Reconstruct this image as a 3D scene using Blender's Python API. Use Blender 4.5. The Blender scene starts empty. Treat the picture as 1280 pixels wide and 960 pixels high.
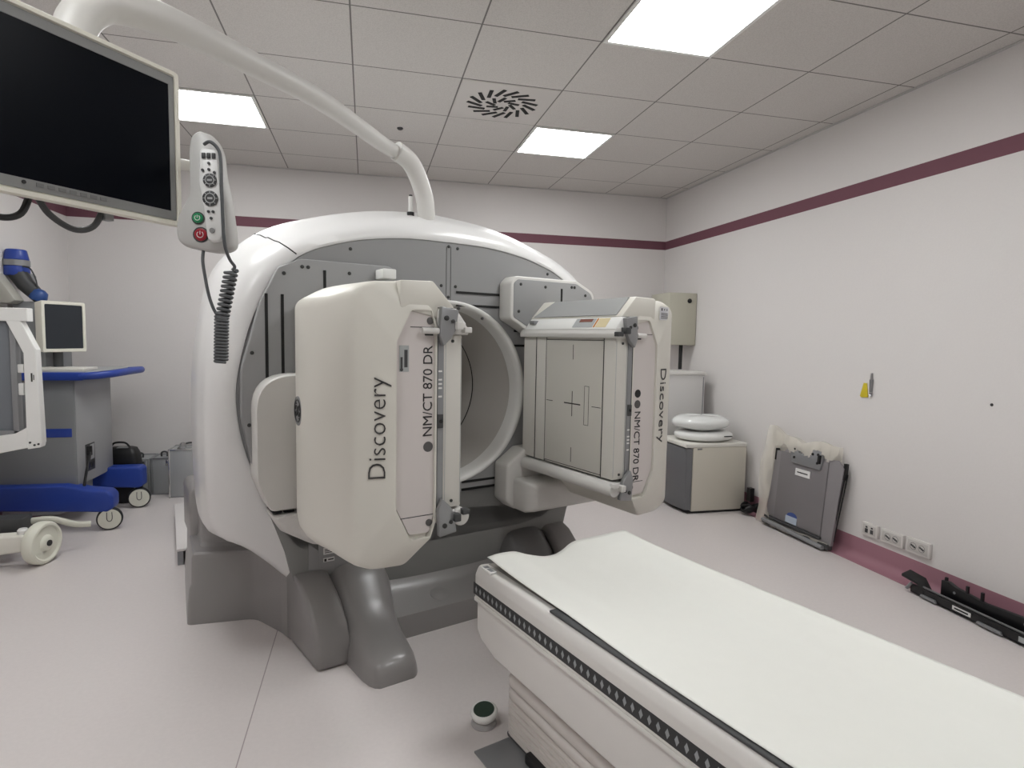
import bpy, bmesh, math, random
from mathutils import Vector, Matrix
random.seed(4)
PI = math.pi
SC = bpy.context.scene
COL = SC.collection

# ------------------------------------------------------------------ camera
CAM = Vector((.0694, -2.2604, 1.3971))
YAW, PITCH, ROLL, FPX = .2417, -.0761, .0178, 741.4
fwd = Vector((math.sin(YAW)*math.cos(PITCH), math.cos(YAW)*math.cos(PITCH), math.sin(PITCH)))
r0 = Vector((math.cos(YAW), -math.sin(YAW), 0)); u0 = r0.cross(fwd)
right = math.cos(ROLL)*r0 + math.sin(ROLL)*u0
up = math.cos(ROLL)*u0 - math.sin(ROLL)*r0
cd = bpy.data.cameras.new('camera'); cam = bpy.data.objects.new('camera', cd); COL.objects.link(cam)
M3 = Matrix((right, up, -fwd)).transposed()
cam.matrix_world = Matrix.Translation(CAM) @ M3.to_4x4()
cd.sensor_width = 36; cd.lens = FPX/1280*36; cd.clip_start = .02
SC.camera = cam

# ------------------------------------------------------------------ world, exposure
w = bpy.data.worlds.new('world'); SC.world = w; w.use_nodes = True
w.node_tree.nodes['Background'].inputs[0].default_value = (.75, .78, .8, 1)
w.node_tree.nodes['Background'].inputs[1].default_value = .05
SC.view_settings.view_transform = 'Standard'; SC.view_settings.look = 'None'
SC.view_settings.gamma = 1; SC.view_settings.use_curve_mapping = False
SC.view_settings.exposure = 1.14
PANEL_STRENGTH = 9.0

# ------------------------------------------------------------------ materials
def lin(c):
    return tuple((v/255/12.92 if v/255 <= .04045 else ((v/255+.055)/1.055)**2.4) for v in c)
MATS = {}
def mat(name, rgb, rough=.5, metal=0., emit=0., bump=0., scale=200., var=0., alpha=1., trans=0., coat=0., spec=.5):
    if name in MATS: return MATS[name]
    m = bpy.data.materials.new(name); m.use_nodes = True
    nt = m.node_tree; b = nt.nodes['Principled BSDF']
    c = lin(rgb)
    b.inputs['Base Color'].default_value = (*c, 1)
    b.inputs['Roughness'].default_value = rough; b.inputs['Metallic'].default_value = metal
    b.inputs['Specular IOR Level'].default_value = spec
    if coat: b.inputs['Coat Weight'].default_value = coat; b.inputs['Coat Roughness'].default_value = .15
    if emit:
        b.inputs['Emission Color'].default_value = (*c, 1); b.inputs['Emission Strength'].default_value = emit
    if alpha < 1: b.inputs['Alpha'].default_value = alpha
    if trans: b.inputs['Transmission Weight'].default_value = trans
    if bump or var:
        tc = nt.nodes.new('ShaderNodeTexCoord')
        n = nt.nodes.new('ShaderNodeTexNoise'); n.inputs['Scale'].default_value = scale; n.inputs['Detail'].default_value = 3
        nt.links.new(tc.outputs['Object'], n.inputs['Vector'])
        if bump:
            bp = nt.nodes.new('ShaderNodeBump'); bp.inputs['Strength'].default_value = bump; bp.inputs['Distance'].default_value = .002
            nt.links.new(n.outputs['Fac'], bp.inputs['Height']); nt.links.new(bp.outputs['Normal'], b.inputs['Normal'])
        if var:
            mx = nt.nodes.new('ShaderNodeMix'); mx.data_type = 'RGBA'
            mx.inputs['A'].default_value = (*[max(0, v*(1-var)) for v in c], 1); mx.inputs['B'].default_value = (*[min(1, v*(1+var)) for v in c], 1)
            nt.links.new(n.outputs['Fac'], mx.inputs['Factor']); nt.links.new(mx.outputs['Result'], b.inputs['Base Color'])
    MATS[name] = m
    return m
WALL = mat('wall_paint', (220, 216, 214), .85, bump=.25, scale=90, var=.02)
STRIPE = mat('burgundy_paint', (112, 70, 82), .7)
SKIRT = mat('pink_vinyl', (158, 114, 126), .55, var=.03, scale=12)
FLOOR = mat('floor_vinyl', (212, 205, 203), .42, var=.05, scale=60)
WHITE = mat('white_enamel', (232, 232, 229), .32, coat=.25)
SHELL = mat('gantry_white', (224, 223, 222), .3, coat=.3, bump=.02, scale=300)
CREAM = mat('head_cream', (216, 213, 204), .4, bump=.04, scale=350)
CREAM2 = mat('head_plate', (210, 203, 200), .5)
ARMW = mat('arm_white', (208, 206, 202), .42)
DISC = mat('disc_grey', (147, 147, 147), .45, bump=.03, scale=350)
LOWG = mat('lower_grey', (128, 128, 126), .45)
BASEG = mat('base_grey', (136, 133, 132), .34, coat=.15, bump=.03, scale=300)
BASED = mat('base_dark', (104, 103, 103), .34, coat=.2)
BORE = mat('bore_liner', (186, 182, 177), .55)
RIM = mat('bore_rim', (224, 223, 220), .35)
SLOT = mat('black_slot', (12, 12, 12), .7)
SCREW = mat('screw_dark', (58, 58, 58), .5, .3)
RAILG = mat('rail_grey', (140, 141, 143), .4, .3)
BRACK = mat('bracket_metal', (150, 151, 152), .4, .5)
COLLI = mat('collimator_beige', (206, 203, 196), .5)
FOV = mat('collimator_field', (194, 191, 183), .55)
INK = mat('marking_ink', (45, 43, 42), .7)
TEXTC = mat('letter_grey', (62, 60, 60), .7)
TEXT2 = mat('letter_dark', (48, 46, 47), .7)
STICK = mat('sticker_silver', (165, 168, 168), .5)
PAPERL = mat('label_white', (225, 224, 222), .6)
BLACK = mat('black_plastic', (16, 16, 18), .45)
DARKG = mat('dark_grey_plastic', (62, 63, 64), .5)
CABLE = mat('grey_cable', (84, 86, 88), .5)
SCREEN = mat('screen_black', (3, 6, 14), .3, spec=.08)
MONW = mat('monitor_cream', (226, 223, 210), .45)
MONG = mat('monitor_grey', (128, 128, 127), .5)
PAPER = mat('sheet_paper', (226, 226, 220), .85, bump=.15, scale=25, var=.015)
MATG = mat('mat_charcoal', (74, 75, 76), .6)
TABW = mat('table_white', (222, 219, 215), .38)
BELL = mat('bellows_beige', (210, 204, 199), .6)
SCALE = mat('scale_black', (30, 32, 34), .4)
TICK = mat('scale_marks', (150, 154, 156), .4)
BLUE = mat('cart_blue', (32, 62, 150), .4)
CARTG = mat('cart_grey', (134, 136, 138), .5)
CARTL = mat('cart_light_grey', (160, 161, 162), .5)
WHEEL = mat('wheel_cream', (214, 213, 200), .5)
TYRE = mat('rubber', (36, 36, 38), .7)
ALU = mat('aluminium', (172, 174, 175), .45, .35, bump=.3, scale=120)
CHROME = mat('chrome', (205, 205, 205), .2, .9)
FRIDGE = mat('fridge_beige', (206, 201, 188), .45)
FRDOOR = mat('fridge_door_grey', (112, 113, 116), .35, .3)
PLASTIC = mat('clear_plastic', (240, 240, 238), .18, alpha=.42, spec=.6)
WRAP = mat('plastic_bag', (226, 220, 208), .35, alpha=.5, spec=.5, bump=.8, scale=40)
SMOKE = mat('smoky_acrylic', (138, 134, 136), .35)
BOXB = mat('box_beige', (186, 183, 168), .5)
CABW = mat('cabinet_white', (206, 204, 202), .5)
YELLOW = mat('yellow_tag', (206, 186, 40), .6)
GREEN = mat('green_button', (30, 140, 90), .4)
RED = mat('red_button', (150, 24, 40), .4)
LAMP = mat('lamp_diffuser', (250, 252, 252), .6, emit=PANEL_STRENGTH)
PLATF = mat('platform_top', (214, 210, 208), .7, var=.06, scale=120)

# ceiling tiles: lay-in grid drawn as dark joints on fissured board
S = 1.026
def rs(x, y, z): return CAM + S*(Vector((x, y, z)) - CAM)
CX, CY = rs(0, 0, 0).x, rs(0, 0, 0).y; CP = .6*S; CZ = rs(0, 0, 2.8667).z
def ceiling_mat():
    m = bpy.data.materials.new('ceiling_tiles'); m.use_nodes = True
    nt = m.node_tree; b = nt.nodes['Principled BSDF']; N = nt.nodes.new; Lk = nt.links.new
    b.inputs['Roughness'].default_value = .9
    tc = N('ShaderNodeTexCoord'); sp = N('ShaderNodeSeparateXYZ'); Lk(tc.outputs['Object'], sp.inputs[0])
    def dist(sock, off):
        a = N('ShaderNodeMath'); a.operation = 'SUBTRACT'; Lk(sock, a.inputs[0]); a.inputs[1].default_value = off
        d = N('ShaderNodeMath'); d.operation = 'PINGPONG'; Lk(a.outputs[0], d.inputs[0]); d.inputs[1].default_value = CP/2
        return d.outputs[0]
    dx, dy = dist(sp.outputs['X'], CX), dist(sp.outputs['Y'], CY)
    mn = N('ShaderNodeMath'); mn.operation = 'MINIMUM'; Lk(dx, mn.inputs[0]); Lk(dy, mn.inputs[1])
    lt = N('ShaderNodeMath'); lt.operation = 'LESS_THAN'; Lk(mn.outputs[0], lt.inputs[0]); lt.inputs[1].default_value = .0042
    noi = N('ShaderNodeTexNoise'); noi.inputs['Scale'].default_value = 160; noi.inputs['Detail'].default_value = 2; Lk(tc.outputs['Object'], noi.inputs['Vector'])
    rp = N('ShaderNodeValToRGB'); rp.color_ramp.elements[0].position = .3; rp.color_ramp.elements[1].position = .6
    rp.color_ramp.elements[0].color = (*lin((196, 192, 188)), 1); rp.color_ramp.elements[1].color = (*lin((210, 206, 202)), 1)
    Lk(noi.outputs['Fac'], rp.inputs[0])
    mx = N('ShaderNodeMix'); mx.data_type = 'RGBA'; Lk(lt.outputs[0], mx.inputs['Factor'])
    Lk(rp.outputs[0], mx.inputs['A']); mx.inputs['B'].default_value = (*lin((120, 117, 114)), 1)
    Lk(mx.outputs['Result'], b.inputs['Base Color'])
    return m

# ------------------------------------------------------------------ mesh builder
class MB:
    def __init__(s): s.bm = bmesh.new()
    def face(s, vs):
        try: return s.bm.faces.new(vs)
        except ValueError: return None
    def loft(s, rings, cap0=True, cap1=True, closed=True):
        R = [[s.bm.verts.new(p) for p in r] for r in rings]
        n = len(R[0])
        for a, b in zip(R, R[1:]):
            for i in range(n if closed else n-1):
                j = (i+1) % n; s.face((a[i], a[j], b[j], b[i]))
        if cap0: s.face(list(reversed(R[0])))
        if cap1: s.face(R[-1])
        return s
    def prism(s, poly, f, d0, d1):
        return s.loft([[f(a, b, d0) for a, b in poly], [f(a, b, d1) for a, b in poly]])
    def box(s, lo, hi, f=None):
        f = f or (lambda x, y, z: Vector((x, y, z)))
        x0, y0, z0 = lo; x1, y1, z1 = hi
        return s.loft([[f(x0, y0, z), f(x1, y0, z), f(x1, y1, z), f(x0, y1, z)] for z in (z0, z1)])
    def tube(s, path, r, seg=12, cap=True, flat=1., upv=None):
        path = [Vector(p) for p in path]; rr = r if isinstance(r, (list, tuple)) else [r]*len(path)
        rings = []; prev = None
        for i, p in enumerate(path):
            t = (path[min(i+1, len(path)-1)] - path[max(i-1, 0)]).normalized()
            if prev is None:
                a = upv or (Vector((0, 0, 1)) if abs(t.z) < .9 else Vector((1, 0, 0)))
                nrm = (a - t*a.dot(t)).normalized()
            else: nrm = (prev - t*prev.dot(t)).normalized()
            prev = nrm; bi = t.cross(nrm)
            rings.append([p + rr[i]*(math.cos(2*PI*k/seg)*nrm + flat*math.sin(2*PI*k/seg)*bi) for k in range(seg)])
        return s.loft(rings, cap, cap)
    def cyl(s, p0, p1, r, seg=24, r1=None):
        return s.tube([p0, p1], [r, r if r1 is None else r1], seg)
    def lathe(s, prof, o, ax, seg=32, cap=True):
        o = Vector(o); ax = Vector(ax).normalized()
        a = Vector((0, 0, 1)) if abs(ax.z) < .9 else Vector((1, 0, 0))
        e1 = (a - ax*a.dot(ax)).normalized(); e2 = ax.cross(e1)
        return s.loft([[o + ax*h + r*(math.cos(2*PI*k/seg)*e1 + math.sin(2*PI*k/seg)*e2) for k in range(seg)] for r, h in prof], cap, cap)
    def build(s, name, m, parent=None, bevel=0, seg=2, angle=32, loc=None):
        bm = s.bm
        bmesh.ops.recalc_face_normals(bm, faces=bm.faces)
        if bevel:
            es = [e for e in bm.edges if len(e.link_faces) == 2 and e.calc_face_angle(0) > math.radians(35)]
            if es: bmesh.ops.bevel(bm, geom=es, offset=bevel, segments=seg, profile=.5, affect='EDGES', clamp_overlap=True)
        ng = [f for f in bm.faces if len(f.verts) > 4]
        if ng: bmesh.ops.triangulate(bm, faces=ng, quad_method='BEAUTY', ngon_method='EAR_CLIP')
        me = bpy.data.meshes.new(name); bm.to_mesh(me); bm.free()
        for p in me.polygons: p.use_smooth = True
        me.set_sharp_from_angle(angle=math.radians(angle))
        me.materials.append(m)
        o = bpy.data.objects.new(name, me); COL.objects.link(o)
        if parent: o.parent = parent
        if loc: o.location = loc
        return o
def tag(o, label, cat=None, group=None):
    o['label'] = label
    if cat: o['category'] = cat
    if group: o['group'] = group
    return o
def thing(name, label, cat, loc=(0, 0, 0), rz=0, group=None):
    o = bpy.data.objects.new(name, None); COL.objects.link(o); o.empty_display_size = .1
    o.location = loc; o.rotation_euler = (0, 0, rz)
    return tag(o, label, cat, group)
def struct(o): o['kind'] = 'structure'; return o
def rpoly(corners, seg=4):
    out = []; n = len(corners)
    for i, c in enumerate(corners):
        p = Vector(c[:2]); r = c[2] if len(c) > 2 else .01
        a = Vector(corners[i-1][:2]); b = Vector(corners[(i+1) % n][:2])
        da, db = (a-p).normalized(), (b-p).normalized()
        ang = da.angle(db); d = min(r/math.tan(ang/2), (a-p).length*.48, (b-p).length*.48)
        q0, q1 = p+da*d, p+db*d
        for k in range(seg+1):
            t = k/seg; q = q0*(1-t)**2 + p*2*t*(1-t) + q1*t*t
            out.append((q.x, q.y))
    return out
def spline(pts, n=8):
    P = [Vector(p) for p in pts]; out = []
    for i in range(len(P)-1):
        a, b, c, d = P[max(i-1, 0)], P[i], P[i+1], P[min(i+2, len(P)-1)]
        for k in range(n):
            t = k/n
            out.append(.5*((2*b) + (c-a)*t + (2*a-5*b+4*c-d)*t*t + (3*b-a-3*c+d)*t**3))
    return out + [P[-1]]
def text(name, body, m, parent, size, origin, ex, ey, depth=.0012, spacing=1., offset=0.):
    cu = bpy.data.curves.new(name, 'FONT'); cu.body = body; cu.size = size; cu.extrude = depth; cu.space_character = spacing; cu.offset = offset
    cu.resolution_u = 3
    ob = bpy.data.objects.new(name, cu); COL.objects.link(ob)
    dg = bpy.context.evaluated_depsgraph_get(); me = bpy.data.meshes.new_from_object(ob.evaluated_get(dg))
    bpy.data.objects.remove(ob)
    ex, ey = Vector(ex).normalized(), Vector(ey).normalized(); ez = ex.cross(ey)
    me.transform(Matrix.Translation(Vector(origin)) @ Matrix((ex, ey, ez)).transposed().to_4x4())
    me.materials.clear(); me.materials.append(m)
    o = bpy.data.objects.new(name, me); COL.objects.link(o); o.parent = parent
    return o

# ------------------------------------------------------------------ room shell
XR = lambda y: rs(3.0855, 3.429, 0).x + .0141*(rs(0, 3.429, 0).y - y)
YB = lambda x: rs(0, 3.429, 0).y + .0079*(rs(3.0855, 0, 0).x - x)
XL, YF = -2.40, -3.4
cr = Vector((XR(YB(3.16)), YB(3.16), 0)); cl = Vector((XL, YB(XL), 0)); fr = Vector((XR(YF), YF, 0)); fl = Vector((XL, YF, 0))
def slab(name, m, pts, z0, z1):
    b = MB(); b.loft([[Vector((p[0], p[1], z)) for p in pts] for z in (z0, z1)]); return struct(b.build(name, m))
E = .12
slab('floor', FLOOR, [(XL-E, YF-E), (fr.x+E, YF-E), (fr.x+E, cl.y+E), (XL-E, cl.y+E)], -.1, 0)
slab('ceiling', ceiling_mat(), [(XL-E, YF-E), (fr.x+E, YF-E), (fr.x+E, cl.y+E), (XL-E, cl.y+E)], CZ, CZ+.1)
slab('wall_right', WALL, [fr, cr, (cr.x+E, cr.y), (fr.x+E, fr.y)], 0, CZ)
slab('wall_back', WALL, [cl, cr, (cr.x, cr.y+E), (cl.x, cl.y+E)], 0, CZ)
slab('wall_left', WALL, [fl, cl, (cl.x-E, cl.y), (fl.x-E, fl.y)], 0, CZ)
slab('wall_front', WALL, [fl, fr, (fr.x, fr.y-E), (fl.x, fl.y-E)], 0, CZ)
sz1, sz0 = rs(0, 0, 2.427).z, rs(0, 0, 2.342).z
th = .002
slab('trim_1', STRIPE, [cr, fr, (fr.x-th, fr.y), (cr.x-th, cr.y)], sz0, sz1)
slab('trim_2', STRIPE, [cl, cr, (cr.x, cr.y-th), (cl.x, cl.y-th)], sz0, sz1)
slab('trim_3', STRIPE, [fl, cl, (cl.x+th, cl.y), (fl.x+th, fl.y)], sz0, sz1)
# skirting with a coved foot running out onto the floor
skz = rs(0, 0, .1717).z
def skirt(name, p0, p1, nrm):
    prof = [(0, 0), (.085, 0), (.085, .0025)] + [(.0035+.08*(1-math.sin(a)), .0025+.055*(1-math.cos(a))) for a in [k*PI/16 for k in range(0, 9)]] + [(.0035, skz), (0, skz)]
    b = MB(); b.loft([[Vector(p) + Vector(nrm)*d + Vector((0, 0, z)) for d, z in prof] for p in (p0, p1)]); return struct(b.build(name, SKIRT))
skirt('baseboard_right', fr, cr, (-1, 0, 0)); skirt('baseboard_back', cl, cr, (0, -1, 0)); skirt('baseboard_left', fl, cl, (1, 0, 0))
# perimeter ceiling angle, seam in the floor covering
b = MB(); b.box((-.342, -2.2, 0), (-.338, .9, .0006)); struct(b.build('trim_4', mat('floor_seam', (160, 150, 150), .6)))
CEILM = mat('angle_trim', (190, 188, 186), .7)
slab('trim_5', CEILM, [cr, fr, (fr.x-.022, fr.y), (cr.x-.022, cr.y)], CZ-.006, CZ)
slab('trim_6', CEILM, [cl, cr, (cr.x, cr.y-.022), (cl.x, cl.y-.022)], CZ-.006, CZ)

# ------------------------------------------------------------------ ceiling fittings
def panel_light(i, j, label, group='square lit ceiling panels'):
    x0, y0 = CX+CP*i, CY+CP*j
    t = thing('ceiling_light', label, 'light', (x0+CP/2, y0+CP/2, CZ), 0, group)
    h = CP/2-.004; g = h-.02
    f = MB()
    for a, b_ in (((-h, -h), (h, -g)), ((-h, g), (h, h)), ((-h, -g), (-g, g)), ((g, -g), (h, g))):
        f.box((a[0], a[1], -.008), (b_[0], b_[1], 0))
    f.build('frame', WHITE, t)
    d = MB(); d.box((-g, -g, -.005), (g, g, -.001)); d.build('diffuser', LAMP, t)
panel_light(2, 0, 'largest lit ceiling panel, at the top of the view near the right wall')
panel_light(2, 3, 'lit ceiling panel just right of the round air vent')
panel_light(-2, 3, 'lit ceiling panel half hidden behind the hanging screen')
panel_light(-2, 0, 'lit ceiling panel straight above the hanging screen')
panel_light(2, -3, 'lit ceiling panel above the foot of the patient table')
panel_light(-2, -3, 'lit ceiling panel by the left wall near the entrance')
t = thing('ceiling_vent', 'square ceiling vent tile with black slots in a swirl', 'vent', (CX+CP*1.5, CY+CP*2.5, CZ))
b = MB(); h = CP/2-.006; b.box((-h, -h, -.003), (h, h, 0)); b.build('vent_plate', mat('vent_plate', (206, 202, 198), .6), t, .002)
for ring, n, rad, ln, wd, ph in ((0, 17, .178, .11, .024, 0), (1, 9, .075, .075, .022, .3)):
    for k in range(n):
        a = 2*PI*k/n + ph; c = Vector((rad*math.cos(a), rad*math.sin(a), 0)); d = Vector((math.cos(a+.62), math.sin(a+.62), 0)); e = Vector((-d.y, d.x, 0))
        b = MB(); b.loft([[c+d*sx*ln/2+e*sy*wd/2+Vector((0, 0, z)) for sx, sy in ((-1, -1), (1, -1), (1, 1), (-1, 1))] for z in (-.006, -.002)])
        b.build('slot', SLOT, t)
p = rs(.303, 2.123, 2.8667)
b = MB(); b.lathe([(.022, 0), (.022, -.006), (.012, -.014)], (0, 0, 0), (0, 0, 1), 20)
tag(b.build('ceiling_sensor', DARKG, None, loc=p), 'tiny dark round sensor on the ceiling tile left of the vent', 'sensor')

# ------------------------------------------------------------------ gantry
TH = math.radians(20); G0 = Vector((.470, .735, 0))
GU = Vector((math.cos(TH), math.sin(TH), 0)); GN = Vector((math.sin(TH), -math.cos(TH), 0))
def LW(u, n, z): return G0 + GU*u + GN*n + Vector((0, 0, z))
def V(u, n, z): return Vector((u, -n, z))
gan = thing('gamma_camera_scanner', 'big white ring scanner with two flat detector heads on a grey base', 'scanner', G0, TH)
ZC = 1.113
def radial(poly, N=160, c=(0, ZC)):
    out = []
    n = len(poly)
    for k in range(N):
        a = 2*PI*k/N; d = (math.cos(a), math.sin(a)); best = 0
        for i in range(n):
            x0, y0 = poly[i][0]-c[0], poly[i][1]-c[1]; x1, y1 = poly[(i+1) % n][0]-c[0], poly[(i+1) % n][1]-c[1]
            ex, ey = x1-x0, y1-y0; den = d[0]*ey-d[1]*ex
            if abs(den) < 1e-12: continue
            t = (x0*ey-y0*ex)/den; s_ = (x0*d[1]-y0*d[0])/den
            if t > 0 and -1e-6 <= s_ <= 1+1e-6: best = max(best, t)
        out.append((c[0]+best*d[0], c[1]+best*d[1]))
    return out
def sym(half):    # half outline from top centre round the right side to bottom centre
    pts = spline([(x, y, 0) for x, y in half], 6)
    h = [(p.x, p.y) for p in pts]
    return h + [(-x, y) for x, y in reversed(h[1:-1])]
disc_o = radial(sym([(0, 1.87), (.26, 1.863), (.53, 1.816), (.75, 1.72), (.9, 1.51), (.978, 1.236), (.983, 1.05), (.941, .855), (.85, .62), (.74, .47), (.6, .395), (.45, .375), (0, .372)]))
out_f = radial(sym([(0, 1.985), (.35, 1.96), (.62, 1.88), (.85, 1.78), (1.0, 1.60), (1.07, 1.32), (1.09, 1.05), (1.085, .68), (1.04, .53), (.94, .455), (.85, .37), (.74, .26), (.6, .2), (0, .2)]))
out_m = radial(sym([(0, 2.05), (.3, 2.025), (.6, 1.955), (.85, 1.855), (1.02, 1.68), (1.09, 1.40), (1.115, 1.1), (1.105, .62), (1.06, .50), (.95, .46), (.85, .38), (.74, .26), (.6, .2), (0, .2)]))
out_b = radial(sym([(0, 2.03), (.3, 2.01), (.6, 1.94), (.83, 1.83), (.98, 1.66), (1.05, 1.40), (1.075, 1.1), (1.07, .62), (1.04, .50), (.95, .46), (.85, .38), (.74, .26), (.6, .2), (0, .2)]))
def mixo(a, b_, t): return [(p[0]*(1-t)+q[0]*t, p[1]*(1-t)+q[1]*t) for p, q in zip(a, b_)]
def ring(o, n): return [V(u, n, z) for u, z in o]
b = MB()
b.loft([ring(disc_o, -.06), ring(disc_o, .004), ring(mixo(disc_o, out_f, .12), .008), ring(mixo(disc_o, out_f, .5), -.012), ring(mixo(disc_o, out_f, .85), -.045), ring(out_f, -.085),
        ring(mixo(out_f, out_m, .35), -.115), ring(mixo(out_f, out_m, .42), -.15), ring(mixo(out_f, out_m, .75), -.18), ring(out_m, -.24), ring(out_m, -.40), ring(mixo(out_m, out_b, .8), -.72), ring(out_b, -.80),
        ring(mixo(out_b, disc_o, .5), -.84), ring(disc_o, -.84)], False, False)
shell = b.build('shell', SHELL, gan, angle=50)
circ = lambda r, N=160: [(r*math.cos(2*PI*k/N), ZC+r*math.sin(2*PI*k/N)) for k in range(N)]
kk = 62   # seam line of the shell panels, lying on the shell surface
sm = [(mixo(disc_o, out_f, t)[kk], n) for t, n in ((.12, .008), (.5, -.012), (.85, -.045), (1, -.085))] + [(mixo(out_f, out_m, t)[kk], n) for t, n in ((.35, -.115), (.42, -.15), (.75, -.18), (1, -.24))]
b = MB(); b.tube([V(p[0], n, p[1]) for p, n in sm], .003, 6); b.build('panel_seam', SCREW, shell)
b = MB(); b.loft([ring(mixo(disc_o, circ(.468), .004), -.055), ring(mixo(disc_o, circ(.468), .004), 0), ring(circ(.474), 0), ring(circ(.474), -.055)], False, False)
disc = b.build('face_disc', DISC, gan, angle=50)
b = MB(); b.loft([ring(circ(.474), -.05), ring(circ(.472), .004), ring(circ(.468), .007), ring(circ(.456), .006), ring(circ(.446), -.004), ring(circ(.440), -.03), ring(circ(.436), -.10)], False, False)
b.build('bore_rim', RIM, gan, angle=50)
b = MB(); b.loft([ring(circ(.474), -.08), ring(circ(.436), -.09), ring(circ(.42), -.25), ring(circ(.405), -.44), ring(circ(.405), -.452), ring(circ(.40), -.46), ring(circ(.37), -.85), ring(circ(.36), -1.55), ring(circ(.44), -1.6)], False, False)
bore = b.build('bore_liner', BORE, gan, angle=40)
b = MB(); b.loft([ring(circ(.4045), -.44), ring(circ(.4035), -.446), ring(circ(.4045), -.452)], False, False); b.build('bore_seam', SLOT, bore)
ct = radial(sym([(0, 1.88), (.5, 1.86), (.85, 1.72), (.98, 1.4), (1.0, 1.1), (.98, .4), (.9, .12), (0, .1)]))
b = MB(); b.loft([ring(circ(.43), -.84), ring(ct, -.82), ring(ct, -1.45), ring(mixo(ct, circ(.44), .12), -1.6), ring(circ(.44), -1.6)], False, False); b.build('rear_housing', SHELL, gan, angle=45)
# slots and screws of the disc
def slot(u0_, z0, u1, z1, n=.002, w=.006, par=None, nm='slot'):
    b = MB(); a, c = V(u0_, n, z0), V(u1, n, z1); d = (c-a).normalized(); e = Vector((-d.z, 0, d.x))*w
    b.loft([[a+e+Vector((0, y, 0)), c+e+Vector((0, y, 0)), c-e+Vector((0, y, 0)), a-e+Vector((0, y, 0))] for y in (.004, -.0015)])
    return b.build(nm, SLOT, par or disc)
for z in (1.627, 1.562):
    slot(.044, z, .31, z); slot(-.125, z, -.047, z)
for z in (.645, .605, .525): slot(.088, z, .30, z)
slot(.088, .568, .15, .568); slot(.40, 1.44, .52, 1.44); slot(.40, 1.36, .5, 1.36)
for u in (.872, .808): slot(u, .68, u, 1.0)
def screw(u, z, n, par, r=.008):
    b = MB(); b.lathe([(r, -.002), (r, .002), (r*.5, .004)], V(u, n, z), (0, -1, 0), 12); return b.build('screw', SCREW, par)
for u, z in ((-.04, 1.655), (.04, 1.655), (0, 1.60), (.06, 1.545), (-.05, 1.57), (.0, 1.85), (.05, 1.845), (.2, 1.5), (.26, .58), (.16, .42), (.34, .41), (.62, 1.76), (.93, 1.40), (-.5, 1.79), (.21, .70)):
    screw(u, z, 0, disc)
# vertical seams of the disc around the top marker
b = MB()
for u in (-.012, .012): b.box((u-.0012, -.0012, 1.585), (u+.0012, .001, 1.87-.02))
b.build('seam', DARKG, disc)
# lower grey apron under the disc
ap = [(-.862, .615), (-.85, .60), (-.74, .455), (-.6, .388), (-.45, .370), (.45, .370), (.6, .388), (.74, .455), (.85, .60), (.862, .615), (.80, .44), (.755, .27), (.72, .1), (-.72, .1), (-.755, .27), (-.80, .44)]
b = MB(); b.prism(ap, lambda a, c, d: V(a, d, c), -.12, .011); apron = b.build('lower_apron', LOWG, gan, .004)
b = MB(); b.prism([(-.70, .46), (-.655, .42), (-.655, .33), (-.70, .34)], lambda a, c, d: V(a, d, c), -.0, .014); b.build('inset_panel', DISC, apron)
b = MB(); b.prism([(-.655, .45), (-.43, .40), (-.43, .30), (-.655, .30)], lambda a, c, d: V(a, d, c), .0, .016); b.build('inset_panel', DISC, apron)
b = MB(); b.box((-.635, -.020, .40), (-.57, -.014, .43)); rp = b.build('rating_plate', PAPERL, apron)
b = MB()
for z in (.432, .44, .447): b.box((-.63, -.0215, z-.025), (-.58, -.019, z-.022))
b.build('print', INK, rp)
b = MB(); b.box((-.635, -.02, .365), (-.585, -.014, .383)); rp = b.build('rating_plate', PAPERL, apron)
b = MB(); b.box((-.632, -.0215, .368), (-.622, -.019, .38)); b.box((-.615, -.0215, .372), (-.59, -.019, .377)); b.build('print', INK, rp)

# arms that carry the heads (upper plate, lower bracket), mirrored left and right
up_ = rpoly([(.30, 1.69, .03), (.335, 1.722, .03), (.74, 1.722, .06), (.865, 1.665, .06), (.90, 1.36, .02), (.56, 1.36, .02), (.30, 1.50, .03)])
b = MB(); b.prism(up_, lambda a, c, d: V(a, d, c), .004, .115); arm = b.build('upper_arm', ARMW, gan, .008, 3)
ins = rpoly([(.318, 1.685, .02), (.345, 1.706, .02), (.735, 1.706, .05), (.848, 1.655, .05), (.88, 1.38, .02), (.57, 1.38, .02), (.318, 1.51, .02)])
b = MB(); b.prism(ins, lambda a, c, d: V(a, d, c), .11, .118); b.build('arm_face', DISC, arm, .003)
b = MB(); b.box((.63-.005, -.121, 1.59), (.63+.005, -.1175, 1.672)); b.build('slot', SLOT, arm)
for u, z in ((.36, 1.68), (.52, 1.675), (.70, 1.685), (.72, 1.685), (.35, 1.54), (.80, 1.645)): screw(u, z, .118, arm)
lp_ = rpoly([(-.30, 1.722, .05), (-.73, 1.722, .05), (-.822, 1.68, .04), (-.895, 1.53, .15), (-.972, 1.25, .3), (-.975, 1.05, .3), (-.935, .85, .2), (-.862, .66, .02), (-.5, .66, .02), (-.5, 1.3, .02), (-.30, 1.45, .05)], 6)
b = MB(); b.prism(lp_, lambda a, c, d: V(a, d, c), .004, .045); arm2 = b.build('upper_arm', DISC, gan, .006, 3)
for u, z0, z1 in ((-.872, 1.2, 1.567), (-.808, 1.2, 1.567), (-.63, 1.58, 1.68)): slot(u, z0, u, z1, .046, .006, arm2)
for u, z in ((-.36, 1.68), (-.52, 1.675), (-.70, 1.688), (-.725, 1.688), (-.80, 1.655), (-.93, 1.32), (-.945, 1.02), (-.9, .80)): screw(u, z, .045, arm2)
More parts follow.
